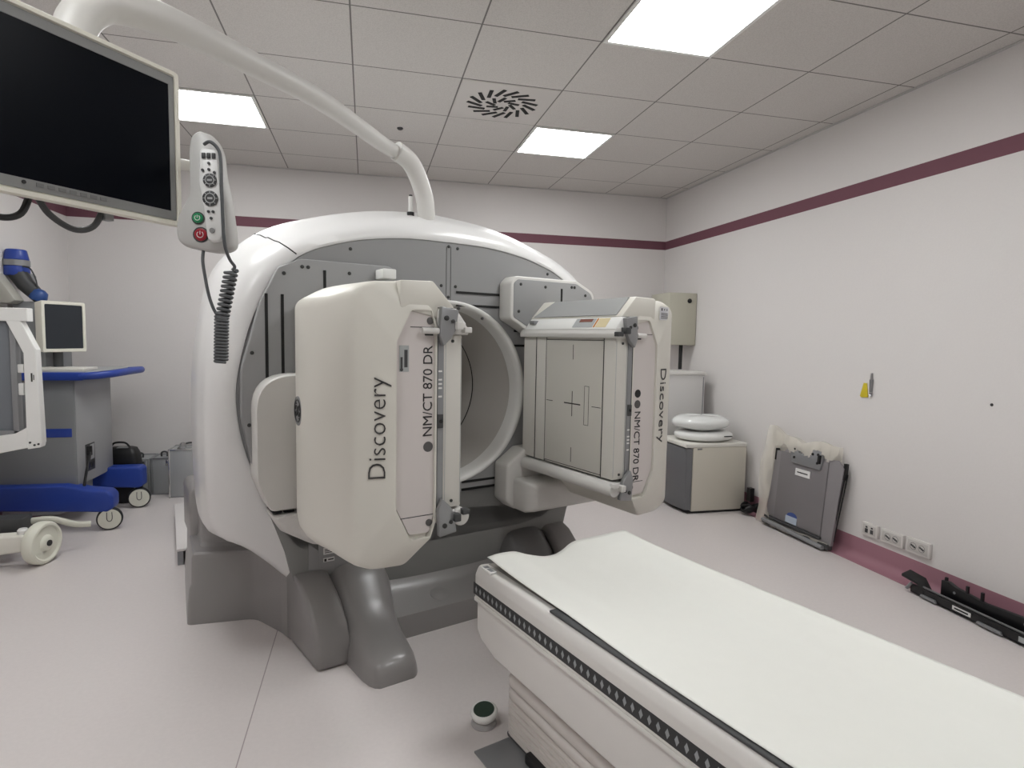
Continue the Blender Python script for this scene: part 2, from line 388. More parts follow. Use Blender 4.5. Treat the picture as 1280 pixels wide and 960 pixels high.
b = MB(); b.box((-.40, -.14, 1.655), (-.335, -.045, 1.70)); b.build('arm_block', WHITE, arm2, .006)
# right lower arm
lo = [(.285, .735, .03), (.40, .815, .03), (.90, .83, .02), (.92, .52, .03), (.34, .495, .03), (.285, .545, .03)]
b = MB(); b.prism(rpoly(lo), lambda a, c, d: V(a, d, c), .004, .13); la = b.build('lower_arm', ARMW, gan, .014, 3)
b = MB(); b.loft([[V(u, n, z) for u, z in rpoly([(.33+i, .50+j, .02), (.33+i, .665-j, .015), (.86-i*.5, .665-j, .02), (.86-i*.5, .50+j, .03)])] for n, i, j in ((.10, 0, 0), (.22, 0, 0), (.26, .02, .01), (.275, .05, .03))])
b.build('lower_arm_block', ARMW, la, angle=45)
# left lower arm: side cover and chin
b = MB(); b.loft([[V(-.82+(u+.82)*k, n, .95+(z-.95)*k) for u, z in rpoly([(-.935, .80, .06), (-.938, 1.235, .15), (-.62, 1.235, .02), (-.62, .664, .02), (-.885, .668, .03)], 8)] for n, k in ((.004, 1), (.135, 1), (.147, .992), (.152, .975))])
lc = b.build('side_cover', ARMW, gan, angle=45)
b = MB(); b.box((-.875, -.14, .656), (-.84, -.02, .664)); b.build('gap', SLOT, lc)
b = MB(); b.box((-.83, -.14, .656), (-.79, -.02, .664)); b.build('gap', SLOT, lc)
b = MB(); b.loft([[V(u, n, z) for u, z in rpoly([(-.885, .652, .012), (-.55, .655, .02), (-.50, .47+j, .05), (-.70, .485+j, .06), (-.82, .56+j, .05)])] for n, j in ((.0, -.02), (.10, 0), (.17, .02), (.19, .05))])
b.build('chin_cover', ARMW, gan, angle=45)
# post with black caps on the crown of the shell
pp = V(-.135, -.16, 1.985)
b = MB(); b.cyl(pp, pp+Vector((0, 0, .12)), .011, 16); po = b.build('sensor_post', WHITE, gan)
b = MB(); b.cyl(pp+Vector((0, 0, .025)), pp+Vector((0, 0, .042)), .018, 16); b.cyl(pp+Vector((0, 0, .12)), pp+Vector((0, 0, .128)), .009, 12); b.build('post_cap', BLACK, po)
# grey base
def bring(pts, z): return [V(u, n, z) for u, n in pts]
for sg in (-1, 1):
    def W(k, z, dn=0.):
        c = [(1.148-k, -.455-k*.6-dn, .03), (.86, -.36-k*.4-dn*.8, .10), (.785, -.15-dn*.3, .06), (.765, -.06, .01), (.70, -.05, .01), (.70, -1.12, .02), (1.10-k*.6, -1.12, .06)]
        return [V(sg*a, n, z) for a, n in rpoly(c)]
    b = MB(); b.loft([W(0, 0), W(.004, .10), W(.012, .17), W(.022, .19), W(.026, .315), W(.032, .334), W(.044, .342), W(.072, .344, .05), W(.08, .36, .065), W(.083, .44, .09), W(.09, .50, .12)])
    b.build('base_wing', BASEG, gan, angle=26)
    b = MB(); b.box((sg*.9-.2, .75, .30), (sg*.9+.2, 1.1, .60)); b.build('base_rear', BASEG, gan, .04, 3)
# central sill with a shaped front ledge
sill = [(-.3, .0), (.208, .0), (.212, .07), (.205, .108), (.17, .122), (.07, .15), (.02, .185), (-.01, .235), (-.03, .30), (-.3, .30)]
b = MB(); b.loft([[V(u, n + (0 if n < 0 else .0), z + (abs(u)/.7)**3*.10*(1 if z > .14 else 0)) for n, z in sill] for u in [k*.05-.72 for k in range(0, 30)]])
b.build('base_sill', BASEG, gan, angle=40)
b = MB(); b.lathe([(.045, 0), (.045, .002), (.03, .006), (.0, .008)], V(-.10, .125, .134), (0, -.3, 1), 24); b.build('base_cap', BASEG, gan)
for sg in (-1, 1):
    # outer box foot
    prof = [(-.10, 0), (.285, 0), (.28, .10), (.245, .175), (.18, .25), (.08, .315), (0, .335), (-.10, .34)]
    b = MB(); b.prism(prof, lambda n, z, u: V(sg*(u + (.07 if u > .7 else -.02)*0 + max(n, 0)*-.12), n, z), .775, .625)
    b.build('box_foot', BASEG, gan, .022, 3)
    # long saddle-shaped foot
    rings = []
    for n, zt, hw, uc in ((-.12, .345, .19, .478), (-.02, .345, .185, .478), (.04, .335, .178, .48), (.11, .28, .162, .483), (.17, .215, .145, .484), (.23, .168, .138, .483), (.30, .135, .13, .483), (.38, .118, .123, .484), (.44, .108, .116, .485), (.485, .095, .105, .486), (.51, .075, .09, .487), (.522, .045, .075, .487), (.524, .0, .07, .487)):
        sec = []
        for k in range(17):
            a = PI*k/16; e = .5
            cx = math.copysign(abs(math.cos(a))**e, math.cos(a)); sy = abs(math.sin(a))**.62
            sec.append(V(sg*(uc+hw*cx*(1-.10*sy)), n, max(zt*sy, 0)))
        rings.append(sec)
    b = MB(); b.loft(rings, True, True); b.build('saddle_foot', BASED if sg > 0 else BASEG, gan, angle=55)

# ---- detector heads: local x = -a (a = outwards from the bore), y = -n, z
def H(a, n, z): return Vector((-a, -n, z))
def oct_(a_max, a_top, zt=.494, zs=.43, k=0., r=1.):
    c = [(.10+k*.3, .375-k, .012*r), (.20+k*.3, zt-k, .05*r), (a_top-k, zt-.006-k, .10*r), (a_max-k, zs-k*.5, .05*r)]
    c = c + [(a, -z, r_) for a, z, r_ in reversed(c)]
    return rpoly(c, 5)
EP = [(.102, .34, .004), (.125, .402, .008), (.20, .402, .02), (.262, .29, .03)]
EP = EP + [(a, -z, r_) for a, z, r_ in reversed(EP)]
ZH = 1.095
def head(u, flip, lab):
    s = -1 if flip else 1
    b = MB()
    R = [(.05, oct_(.36, .30, k=.04)), (.065, oct_(.395, .32, k=.012)), (.09, oct_(.408, .33)), (.22, oct_(.444, .345)), (.36, oct_(.470, .36)), (.45, oct_(.476, .36)), (.54, oct_(.468, .355)), (.63, oct_(.447, .345)), (.70, oct_(.421, .335, .494, .445)), (.742, oct_(.402, .325, .494, .455)), (.754, oct_(.391, .32, .491, .45)), (.760, oct_(.376, .31, .486, .44))]
    e = rpoly(EP, 5); e2 = rpoly([(a+(.006 if a < .11 else -.008 if a > .24 else 0), z*.982, r_) for a, z, r_ in EP], 5)
    lo_ = lambda z: z*1.04 if z*s < 0 else z
    rr = [[H(a, n, lo_(z)) for a, z in o] for n, o in R] + [[H(a, .797, lo_(z)) for a, z in e], [H(a, .797, lo_(z)) for a, z in e2], [H(a, .776, lo_(z)) for a, z in e2]]
    b.loft(rr)
    ho = b.build('detector_head', CREAM, gan, angle=40)
    ho.location = (u, 0, ZH); ho.rotation_euler = (0, PI if flip else 0, 0)
    ho['label'] = lab
    b = MB(); b.prism(e2, lambda a, z, n: H(a, n, z), .78, .785); b.build('end_plate', CREAM2, ho)
    b = MB(); b.box((.10, .7852, -.333), (.262, .7857, -.330), H); b.box((.10, .7852, .335), (.2, .7857, .338), H); b.build('plate_seam', DARKG, ho)
    for a, z in ((.125, -.36), (.125, .36)):
        b = MB(); b.lathe([(.0125, 0), (.0125, .003), (.006, .005)], H(a, .785, z), (0, -1, 0), 20); b.build('bolt', mat('bolt_grey', (96, 94, 93), .5, .3), ho)
    # gap and grey rail between housing and collimator
    b = MB(); b.box((.074, .12, -.325), (.104, .795, .325), H); b.build('rail', RAILG, ho, .003)
    b = MB(); b.box((.0985, .7945, -.325), (.1035, .7955, .325), H); b.build('gap', SLOT, ho)
    b = MB(); b.box((.078, .794, -.02), (.10, .802, .03), H); lk = b.build('latch', DARKG, ho, .002)
    b = MB(); b.lathe([(.007, 0), (.007, .004), (.003, .004)], H(.089, .801, .005), (0, -1, 0), 12); b.build('key', BLACK, lk)
    b = MB()
    for z in (.09, .12, .135, .15, .18): b.box((.082, .7945, z), (.096, .796, z+.006), H)
    b.build('rail_marking', PAPERL, ho)
    # collimator block with its field plate and printed cross
    b = MB(); b.box((0, .10, -.315), (.075, .793, .312), H); co = b.build('collimator', COLLI, ho, .006)
    b = MB(); b.box((-.002, .30, -.305), (.002, .72, .305), H); b.build('field_plate', FOV, ho, .001)
    b = MB()
    q = -.0028
    for n in (.215, .30, .72): b.box((q, n-.0016, -.312), (0, n+.0016, .312), H)
    b.box((q, .30, .300), (0, .72, .303), H); b.box((q, .30, -.303), (0, .72, -.300), H)
    for z0, z1, n0, n1 in ((-.003, .003, .45, .57), (-.06, .06, .508, .512), (.21, .28, .5085, .5115), (-.28, -.21, .5085, .5115), (-.0015, .0015, .31, .36), (-.0015, .0015, .65, .71)): b.box((q, n0, z0), (0, n1, z1), H)
    for n in (.598, .628): b.box((q, n-.001, -.09), (0, n+.001, .09), H)
    for z in (-.09, .09): b.box((q, .598, z-.001), (0, .628, z+.001), H)
    b.build('face_marking', INK, ho)
    b = MB(); b.box((.004, .7925, -.30), (.006, .7937, .30), H); b.box((.066, .7925, -.30), (.068, .7937, .30), H); b.build('edge_line', STICK, ho)
    for z in (-.29, .29): b = MB(); b.lathe([(.006, 0), (.006, .003), (.002, .004)], H(.04, .793, z), (0, -1, 0), 10); b.build('screw', SCREW, ho)
    # lip bar, label rail and sloping cover at the top; tubular bumper at the foot
    b = MB(); b.prism([(-.02, s*.313), (-.022, s*.332), (-.005, s*.356), (.09, s*.37), (.09, s*.33), (.07, s*.313)], lambda a, z, n: H(a, n, z), .09, .802); b.build('lip_bar', ARMW, ho, .004)
    b = MB(); b.tube([H(.005, .09, -s*.352), H(.005, .812, -s*.352)], .032, 20); b.box((.02, .10, -s*.35-.024), (.09, .80, -s*.35+.024), H); b.build('bumper_tube', ARMW, ho, .004)
    b = MB(); b.prism([(-.012, s*.352), (.03, s*.406), (.10, s*.40), (.10, s*.34), (.0, s*.34)], lambda a, z, n: H(a, n, z), .12, .80); b.build('label_rail', WHITE, ho, .003)
    f_ = lambda n, t, k: H(-.012+t*.042-.0008*k, n, s*(.352+t*.054+.0006*k))
    for n0, n1, t0, t1, k1, m_, nm in ((.50, .64, .15, .9, 1, STICK, 'pictogram_sticker'), (.645, .655, .15, .9, 1, mat('sticker_orange', (190, 120, 40), .6), 'warning_sticker'), (.66, .73, .15, .9, 1, mat('sticker_cream', (214, 200, 160), .6), 'text_sticker'), (.53, .62, .6, .85, 2, mat('sticker_brown', (120, 70, 55), .6), 'photo_sticker')):
        b = MB(); b.loft([[f_(n0, t0, k), f_(n1, t0, k), f_(n1, t1, k), f_(n0, t1, k)] for k in (0, k1)]); b.build(nm, m_, ho)
    b = MB(); b.box((-.004, .15, s*.385-.012), (.03, .195, s*.385+.008), H); b.build('catch', RAILG, ho, .003)
    b = MB(); b.prism([(.03, s*.408), (.115, s*.498), (.24, s*.494), (.24, s*.40), (.10, s*.37), (.05, s*.39)], lambda a, z, n: H(a, n, z), .10, .792); cv = b.build('slope_cover', CREAM, ho, .008)
    f_ = lambda n, t, k: H(.03+t*.085-.003*k, n, s*(.408+t*.09+.0028*k))
    b = MB(); b.loft([[f_(.14, .06, k), f_(.755, .06, k), f_(.755, .95, k), f_(.22, .95, k)] for k in (-1, 1)]); b.build('slope_panel', mat('slope_grey', (150, 151, 150), .5), cv)
    b = MB(); b.box((.03, .7925, s*.404), (.10, .7935, s*.407), H); b.build('cover_seam', DARKG, cv)
    # end brackets
    for sg in (1, -1):
        b = MB(); b.prism([(.03, sg*.40), (.098, sg*.41), (.104, sg*.31), (.088, sg*.272), (.058, sg*.30), (.04, sg*.33)], lambda a, z, n: H(a, n, z), .798, .822); br = b.build('bracket', BRACK, ho, .004)
        b = MB(); b.lathe([(.009, 0), (.009, .004), (.004, .006)], H(.08, .822, sg*.37), (0, -1, 0), 12); b.lathe([(.007, 0), (.007, .004), (.003, .006)], H(.055, .822, sg*.36), (0, -1, 0), 12); b.build('bracket_bolt', SCREW, ho)
        b = MB(); b.box((.02, .80, sg*.345-.014), (.045, .838, sg*.345+.014), H); b.box((-.02, .80, sg*.33-.01), (.01, .83, sg*.33+.01), H); b.build('clamp', DARKG if sg < 0 else ARMW, ho, .003)
    b = MB(); b.cyl(H(.105, .812, s*.325), H(.165, .806, s*.325), .011, 16); b.build('handle_pin', ARMW, ho)
    b = MB(); b.box((.12, .785, s*.314-.006), (.145, .80, s*.314+.006), H); b.build('pin_bracket', SCREW, ho)
    # round emblem on the outer side
    ex = Vector((-1, 0, 0)); c = H(.470, .37, .015*s)
    b = MB(); b.lathe([(.056, 0), (.056, .004), (.05, .005), (.05, .003)], c, ex, 40); em = b.build('emblem', mat('emblem_grey', (140, 141, 142), .4, .4), ho)
    b = MB()
    P2 = lambda y, z: c + ex*.0045 + Vector((0, y, z))
    b.tube([P2(.042*math.cos(a), .042*math.sin(a)) for a in [2*PI*k/40 for k in range(41)]], .0022, 6)
    for s2 in (-1, 1):
        b.tube(spline([P2(s2*.03, .004), P2(s2*.02, .02), P2(s2*.006, .012), P2(s2*.008, -.012), P2(s2*.02, -.02), P2(s2*.026, -.006), P2(s2*.012, -.002)], 5), .0022, 6)
    for q in range(4):
        a = PI/4+q*PI/2; b.tube([P2(.042*math.cos(a), .042*math.sin(a)), P2(.03*math.cos(a+.3), .03*math.sin(a+.3))], .002, 6)
    b.build('emblem_mark', SCREW, ho)
    return ho
hl = head(-.356, False, 'cream detector head seen from its outer side')
hr = head(.40, True, 'cream detector head showing its flat collimator face')
bx = Vector((-.955, .297*1.0, 0)); bx = Vector((-.95, .31, 0))   # up the bevel, outwards
def lettering(ho, z_disc, z_nm, z_dot, a_nm):
    text('lettering', 'Discovery', TEXTC, ho, .0865, H(.290, .7905, z_disc), (0, 0, 1), bx, spacing=1.0, offset=-.0011)
    text('lettering', 'NM/CT 870 DR', TEXT2, ho, .0505, H(a_nm, .7855, z_nm), (0, 0, 1), (-1, 0, 0), spacing=.97)
    b = MB(); b.lathe([(.0185, 0), (.0185, .001)], H(a_nm+.014, .7855, z_dot), (0, -1, 0), 24); b.build('dot_mark', mat('dot_grey', (84, 82, 82), .6), ho)
lettering(hl, -.187, -.05, -.085, .116)
lettering(hr, -.183, .012, -.018, .136)
b = MB(); b.lathe([(.0185, 0), (.0185, .001)], H(.150, .7855, -.066), (0, -1, 0), 24); b.build('dot_mark', BLACK, hr)
b = MB(); b.box((.205, .7852, .183), (.24, .7866, .273), H); st = b.build('serial_plate', STICK, hl)
b = MB(); b.box((.21, .7866, .198), (.222, .787, .258), H); b.box((.228, .7866, .188), (.236, .787, .233), H); b.lathe([(.006, 0), (.006, .0005)], H(.232, .7866, .19), (0, -1, 0), 12); b.build('print', DARKG, hl)
b = MB(); f_ = lambda a, z: H(a, .779-(a-.30)*.327, z); dz = Vector((-.0009, -.003, 0))
b.loft([[f_(.27, -.46)+dz*k, f_(.355, -.46)+dz*k, f_(.355, -.40)+dz*k, f_(.27, -.40)+dz*k] for k in (0, 1)]); b.build('safety_sticker', mat('sticker_white', (214, 214, 218), .6), hr)
b = MB()
for a, z, s_ in ((.285, -.448, .006), (.312, -.448, .004), (.338, -.448, .004)):
    b.loft([[f_(a-s_, z-s_)+dz*k, f_(a+s_, z-s_)+dz*k, f_(a+s_, z+s_)+dz*k, f_(a-s_, z+s_)+dz*k] for k in (1, 1.3)])
for z in (-.432, -.425, -.418, -.411):
    b.loft([[f_(.278, z)+dz*k, f_(.347, z)+dz*k, f_(.347, z+.003)+dz*k, f_(.278, z+.003)+dz*k] for k in (1, 1.3)])
b.build('print', DARKG, hr)

# ------------------------------------------------------------------ display arm, hanging screen, remote control
A = [LW(-.062, -.14, 1.905), LW(-.064, -.125, 2.0), LW(-.085, -.12, 2.12)] + [Vector(p) for p in ((.277, .758, 2.25), (.151, .640, 2.285), (-.10, .169, 2.285), (-.32, -.143, 2.275), (-.451, -.334, 2.262), (-.541, -.425, 2.25), (-.592, -.472, 2.225), (-.628, -.512, 2.15), (-.640, -.53, 2.02), (-.640, -.53, 1.86))]
GI = (Matrix.Translation(G0) @ Matrix.Rotation(TH, 4, 'Z')).inverted()
g_ = lambda p: GI @ Vector(p)
path = spline(A, 8); n = len(path)
rad = [.034 if i < 32 else .034+.012*min(1, (i-32)/36) for i in range(n)]
b = MB(); b.tube([g_(p) for p in path], rad, 20); arm = b.build('display_arm', ARMW, gan, angle=60)
cp = spline(A[:5], 8)[:29]
b = MB(); b.tube([g_(p+Vector((0, 0, .004))) for p in cp], [.046 if i > 3 else .042 for i in range(len(cp))], 16, flat=.8); b.build('arm_cover', ARMW, arm, angle=60)
mc = Vector((-.60, -.735, 1.87)); md = Vector((.598, .802, 0)).normalized(); mn_ = Vector((md.y, -md.x, 0))
b = MB(); b.tube([g_(p) for p in (Vector((-.64, -.53, 1.88)), Vector((-.66, -.60, 1.88)), mc-mn_*.06)], .032, 16); b.build('screen_bracket', ARMW, arm)
b = MB(); b.tube([g_(p) for p in spline([(-.64, -.53, 1.868), (-.52, -.46, 1.866), (-.42, -.40, 1.862), (-.35, -.43, 1.858), (-.335, -.52, 1.853)], 6)], .016, 14); b.build('holder_tube', ARMW, arm)
# screen: right edge at R0, plane direction md
R0 = Vector((-.405, -.5, 0)); W_, Z0, Z1 = .62, 1.674, 2.068
scr = thing('display_screen', 'large black flat screen with a cream frame hanging from the arm', 'monitor', R0, math.atan2(md.y, md.x))
f = lambda x, y, z: Vector((x, y, z))     # x negative to the left, -y towards the viewer
b = MB(); b.loft([[Vector((x, y, z)) for x, z in rpoly([(-W_+k, Z0+k, .012), (-k, Z0+k, .012), (-k, Z1-k, .012), (-W_+k, Z1-k, .012)])] for y, k in ((.052, .03), (.03, .004), (.0, 0), (-.006, .003), (-.006, .012), (.0, .014))])
b.build('screen_case', MONW, scr, angle=40)
b = MB(); i0, i1 = .016, .038
for a0, a1, z0, z1 in ((-W_+i0, -i0, Z1-i1, Z1-i0), (-W_+i0, -i0, Z0+i0, Z0+i1), (-W_+i0, -W_+.03, Z0+i1, Z1-i1), (-.03, -i0, Z0+i1, Z1-i1)):
    b.box((a0, -.003, z0), (a1, .004, z1))
bz = b.build('inner_bezel', MONG, scr)
b = MB(); b.box((-W_+.029, -.0012, Z0+.037), (-.029, .003, Z1-.037)); b.build('screen_glass', SCREEN, scr)
for k in range(7):
    x = -.335+k*.022
    b = MB(); b.box((x-.007, -.0045, Z0+.026), (x+.007, -.0025, Z0+.0335)); b.build('button', mat('button_grey', (112, 112, 112), .5), scr)
b = MB(); b.lathe([(.004, 0), (.004, .002)], (-.365, -.003, Z0+.03), (0, -1, 0), 12); b.build('power_light', BLACK, scr)
b = MB(); b.tube(spline([(-.47, .03, Z0+.02), (-.44, .03, Z0-.03), (-.395, .03, Z0-.045), (-.355, .03, Z0-.03), (-.335, .03, Z0+.02)], 6), .007, 10); b.build('cable', BLACK, scr)
b = MB(); b.tube(spline([(-.325, .032, Z0+.02), (-.30, .032, Z0-.02), (-.25, .032, Z0-.045), (-.205, .032, Z0-.03), (-.18, .032, Z0+.02)], 6), .007, 10); b.build('cable', DARKG, scr)
b = MB(); b.box((-.185, .02, Z0-.012), (-.165, .04, Z0+.01)); b.build('cable_clip', RAILG, scr)

# remote holder: depth 1.5 m from the lens, faces the viewer
hc = Vector((-.325, -.585, 1.60)); hrz = math.radians(-10)
hol = thing('remote_holder', 'white rounded holder with green and red buttons beside the hanging screen', 'control holder', hc, hrz)
def Hp(x, y, z): return Vector((x, y, z))
ol = [(-.006, .302), (.022, .290), (.040, .255), (.046, .20), (.058, .14), (.066, .08), (.070, .035), (.064, .012), (.03, .002), (-.02, .008), (-.058, .020), (-.070, .045), (-.066, .085), (-.048, .12), (-.036, .15), (-.034, .20), (-.034, .25), (-.026, .288)]
ol = [(p.x, p.y) for p in spline([(x, z, 0) for x, z in ol] + [(ol[0][0], ol[0][1], 0)], 4)[:-1]]
cen = (0, .14)
b = MB(); b.loft([[Hp(cen[0]+(x-cen[0])*k, y, cen[1]+(z-cen[1])*kz) for x, z in ol] for y, k, kz in ((.045, .8, .93), (.03, .95, .985), (.005, 1, 1), (-.01, .96, .985), (-.016, .86, .95))])
b.build('holder_body', mat('holder_white', (190, 189, 186), .45), hol, angle=60)
for nm, m_, x, z, r in (('start_button', GREEN, -.012, .085, .0125), ('stop_button', RED, -.006, .044, .0155)):
    b = MB(); b.lathe([(r, -.0), (r, .005), (r*.8, .007)], Hp(x, -.015, z), (0, -1, 0), 24); bt = b.build(nm, m_, hol)
    b = MB(); b.lathe([(r*1.25, -.003), (r*1.25, .003), (r*1.02, .003)], Hp(x, -.015, z), (0, -1, 0), 24, False); b.build('button_ring', DARKG, hol)
    b = MB(); b.tube([Hp(x+r*.5*math.cos(a), -.0225, z+r*.5*math.sin(a)) for a in [PI*.7+k*PI*1.6/10 for k in range(11)]], .001, 6); b.tube([Hp(x, -.0225, z), Hp(x, -.0225, z+r*.55)], .001, 6); b.build('button_symbol', PAPERL, bt)
rem = thing('remote_control', 'white handheld remote with round dark keypads clipped in the holder', 'remote control', hc, hrz)
ro = rpoly([(.002, .255, .012), (.046, .250, .016), (.054, .10, .05), (.056, .03, .02), (.018, .02, .02), (.010, .10, .05), (-.002, .17, .05)], 4)
b = MB(); b.loft([[Hp(.028+(x-.028)*k, y, .14+(z-.14)*(1-(1-k)*.4)) for x, z in ro] for y, k in ((-.008, .93), (-.02, .95), (-.022, 1), (-.029, 1), (-.034, .95), (-.036, .88))])
b.build('remote_body', mat('remote_white', (222, 222, 220), .4), rem, angle=45)
def pad(x, z, r, nm='keypad', m_=DARKG):
    b = MB(); b.lathe([(r, 0), (r, .003), (r*.85, .004)], Hp(x, -.0355, z), (0, -1, 0), 28); return b.build(nm, m_, rem)
for x in (.013, .025, .037): b = MB(); b.box((x-.0048, -.0395, .226), (x+.0048, -.035, .240)); b.build('key', DARKG, rem, .002)
for x, z in ((.025, .215), (.010, .198), (.025, .200), (.038, .193), (.022, .098), (.033, .098), (.028, .082)): pad(x, z, .0035, 'key')
for z, r in ((.174, .0165), (.130, .0185)):
    kp = pad(.027, z, r)
    b = MB(); b.tube([Hp(.027+r*.62*math.cos(a), -.0398, z+r*.62*math.sin(a)) for a in [2*PI*k/24 for k in range(25)]], .0013, 6); b.box((.021, -.0402, z-.0025), (.033, -.039, z+.0025)); b.build('keypad_ring', mat('remote_print', (170, 171, 171), .5), kp)
    b = MB()
    for k in range(8):
        a = k*PI/4; b.tube([Hp(.027+r*.72*math.cos(a), -.0398, z+r*.72*math.sin(a)), Hp(.027+r*.98*math.cos(a), -.0398, z+r*.98*math.sin(a))], .001, 5)
    b.build('keypad_spoke', MATS['remote_print'], kp)
pad(.030, .052, .0065, 'key', MONG)
# cord: over the top, down the right side, coil, back up to the holder
b = MB()
b.tube(spline([(.012, -.03, .262), (.03, -.038, .266), (.047, -.034, .25), (.0535, -.036, .22), (.056, -.04, .15), (.0575, -.04, .08), (.0585, -.035, .02), (.064, -.02, -.015), (.072, -.01, -.032), (.066, -.01, -.042)], 8), .0042, 8)
coil = []
for k in range(0, 16*11):
    t = k/(16*11); a = 2*PI*k/16
    coil.append(Vector((.064-.026*t+.0135*math.cos(a), -.01+.0145*math.sin(a), -.042-.125*t)))
b.tube(coil, .0042, 8)
coil = []
for k in range(0, 16*15):
    t = k/(16*15); a = 2*PI*k/16
    coil.append(Vector((.038-.004*t+.0145*math.cos(a), -.01+.0145*math.sin(a), -.155-.122*t)))
b.tube(coil, .0036, 8)
b.tube(spline([(-.008, .0, .01), (-.007, -.008, -.02), (-.002, -.008, -.06), (.006, -.008, -.105), (.018, -.01, -.14), (.034, -.01, -.17), (.036, -.01, -.2)], 8), .0042, 8)
b.build('coiled_cord', CABLE, rem, angle=60)

# ------------------------------------------------------------------ patient table
TT = math.radians(18.5); TO = Vector((.771, -.092, 0))
tab = thing('patient_table', 'long white scanner table with a black measuring strip along its rail', 'patient table', TO, TT)
T = lambda x, n, z: Vector((x, -n, z))
LEN = 2.25
for sg in (-1, 1):
    pr = rpoly([(.275, .572, .01), (.325, .578, .02), (.340, .545, .02), (.340, .458, .006), (.275, .452, .01)], 4)
    pr = [(sg*x, z) for x, z in pr]
    b = MB(); b.loft([[T(x if abs(x) < .28 else x-sg*k, n, z-k*.4) for x, z in pr] for n, k in ((-.012, .02), (.0, .006), (.015, 0), (LEN, 0))])
    rl = b.build('side_rail', TABW, tab, angle=45)
    b = MB(); b.box((sg*.3395, .0, .474), (sg*.3412, LEN-.02, .516), T); ss = b.build('measuring_strip', SCALE, rl)
    b = MB()
    for k in range(70):
        n = .02+k*.0285; x = sg*.3416
        b.loft([[Vector((xx, -(n+dn), z)) for dn, z in ((-.0068, .495), (0, .508), (.0068, .495), (0, .482))] for xx in (sg*.3410, x)])
    b.build('scale_marks', TICK, ss)
    b = MB(); b.box((sg*.338, .01, .452), (sg*.3445, LEN-.02, .466), T); b.build('lower_lip', TABW, rl, .002)
b = MB(); b.box((-.333, .036, .5745), (-.305, .105, .5835), T); tg = b.build('rail_tag', PAPERL, tab, .003)
b = MB(); b.box((-.329, .042, .583), (-.31, .06, .5842), T); b.box((-.327, .068, .583), (-.313, .1, .5842), T); b.build('tag_print', RAILG, tg)
pl = [(-.28, .545), (-.285, .574), (-.27, .575), (-.18, .565), (0, .556), (.18, .565), (.27, .575), (.285, .574), (.28, .545), (0, .53)]
b = MB(); b.prism(pl, lambda x, z, n: T(x, n, z), .01, LEN-.02); b.build('cradle_top', mat('cradle_grey', (150, 146, 140), .5), tab, angle=40)
side = rpoly([(.0, .455, .01), (.0, .34, .03), (.03, .31, .03), (.13, .283, .03), (LEN, .283, .02), (LEN, .455, .02)])
b = MB(); b.prism(side, lambda n, z, x: T(x, n, z), -.327, .327); b.build('side_panel', TABW, tab, .012, 3)
# bellows column
def rr_(hw, n0, n1, z, r=.04): return [T(x, n, z) for x, n in rpoly([(-hw, n0, r), (hw, n0, r), (hw, n1, r), (-hw, n1, r)], 4)]
rg = []; zz = .288; hw = .0
steps = [(.055, .012), (.050, .012), (.042, .010)] + [(.021, .009)]*6
for k, (dz_, amp) in enumerate(steps):
    rg += [rr_(.288-amp, .142+amp, LEN-.12, zz), rr_(.288, .142, LEN-.11, zz-dz_*.22), rr_(.288, .142, LEN-.11, zz-dz_*.80), rr_(.288-amp, .142+amp, LEN-.12, zz-dz_)]
    zz -= dz_
b = MB(); b.loft(rg); b.build('bellows', BELL, tab, angle=60)
b = MB(); b.box((-.285, .15, .0), (.285, LEN-.1, zz+.005), T); b.build('plinth', MATG, tab, .008)
b = MB(); b.box((-.425, .17, .0), (-.27, .34, .008), T); b.build('floor_plate', RAILG, tab, .002)
b = MB(); b.box((-.31, .30, .0), (-.27, .42, .04), T); b.build('caster_housing', BLACK, tab, .01)
# charcoal mat and paper sheet
def grid(name, m, parent, fx, fz, n0, n1, nx, ny, thick):
    b = MB(); vs = []
    for j in range(ny+1):
        row = []
        for i in range(nx+1):
            s_ = i/nx; n = n0(s_)+(n1-n0(s_))*j/ny; x = fx(s_, n); row.append(b.bm.verts.new(T(x, n, fz(s_, x, n))))
        vs.append(row)
    for j in range(ny):
        for i in range(nx): b.bm.faces.new((vs[j][i], vs[j][i+1], vs[j+1][i+1], vs[j+1][i]))
    o = b.build(name, m, parent, angle=80)
    md_ = o.modifiers.new('thickness', 'SOLIDIFY'); md_.thickness = thick; md_.offset = -1
    return o
bowl = lambda x: .566+.014*(min(abs(x), .27)/.27)**2
MT = MATG
o = grid('table_mat', MT, None, lambda s_, n: -.322+.612*s_, lambda s_, x, n: bowl(x)-.0+(.004 if abs(x) > .29 else .003), lambda s_: .44+.0*s_, LEN-.03, 24, 30, .006)
o.location = TO; o.rotation_euler = (0, 0, TT); tag(o, 'thin charcoal mat showing along the near edge under the paper sheet', 'mat')
def pz(s_, x, n):
    e = math.exp(-max(n-.05, 0)/.16)
    lift = .035*math.exp(-((x+.24)/.13)**2) + .030/(1+math.exp(-(x-.045)/.016)) - .006*math.exp(-((x+.03)/.06)**2)
    fold = .0025*math.sin(9*x+3.1*n)*math.exp(-n/.9) + .0015*math.sin(23*x-7*n)*math.exp(-n/.6) + .006*math.exp(-((x+.2-.10*n)/.035)**2)*math.exp(-((n-.18)/.3)**2)
    far = .018*min(1, max(0, (x-.17)/.12))**1.5*(1-e)
    return bowl(min(x, .30)) + .0085 + lift*e + fold + far
def px(s_, n): 
    xl = -.300-.010*math.exp(-n/.12)-.010*min(1, max(0, (n-.5)/.3))+.003*math.sin(n*5); return xl+(.33-xl)*s_
o = grid('paper_sheet', PAPER, None, px, pz, lambda s_: .035+.02*s_+.006*math.sin(8*s_), LEN-.0, 60, 110, .0012)
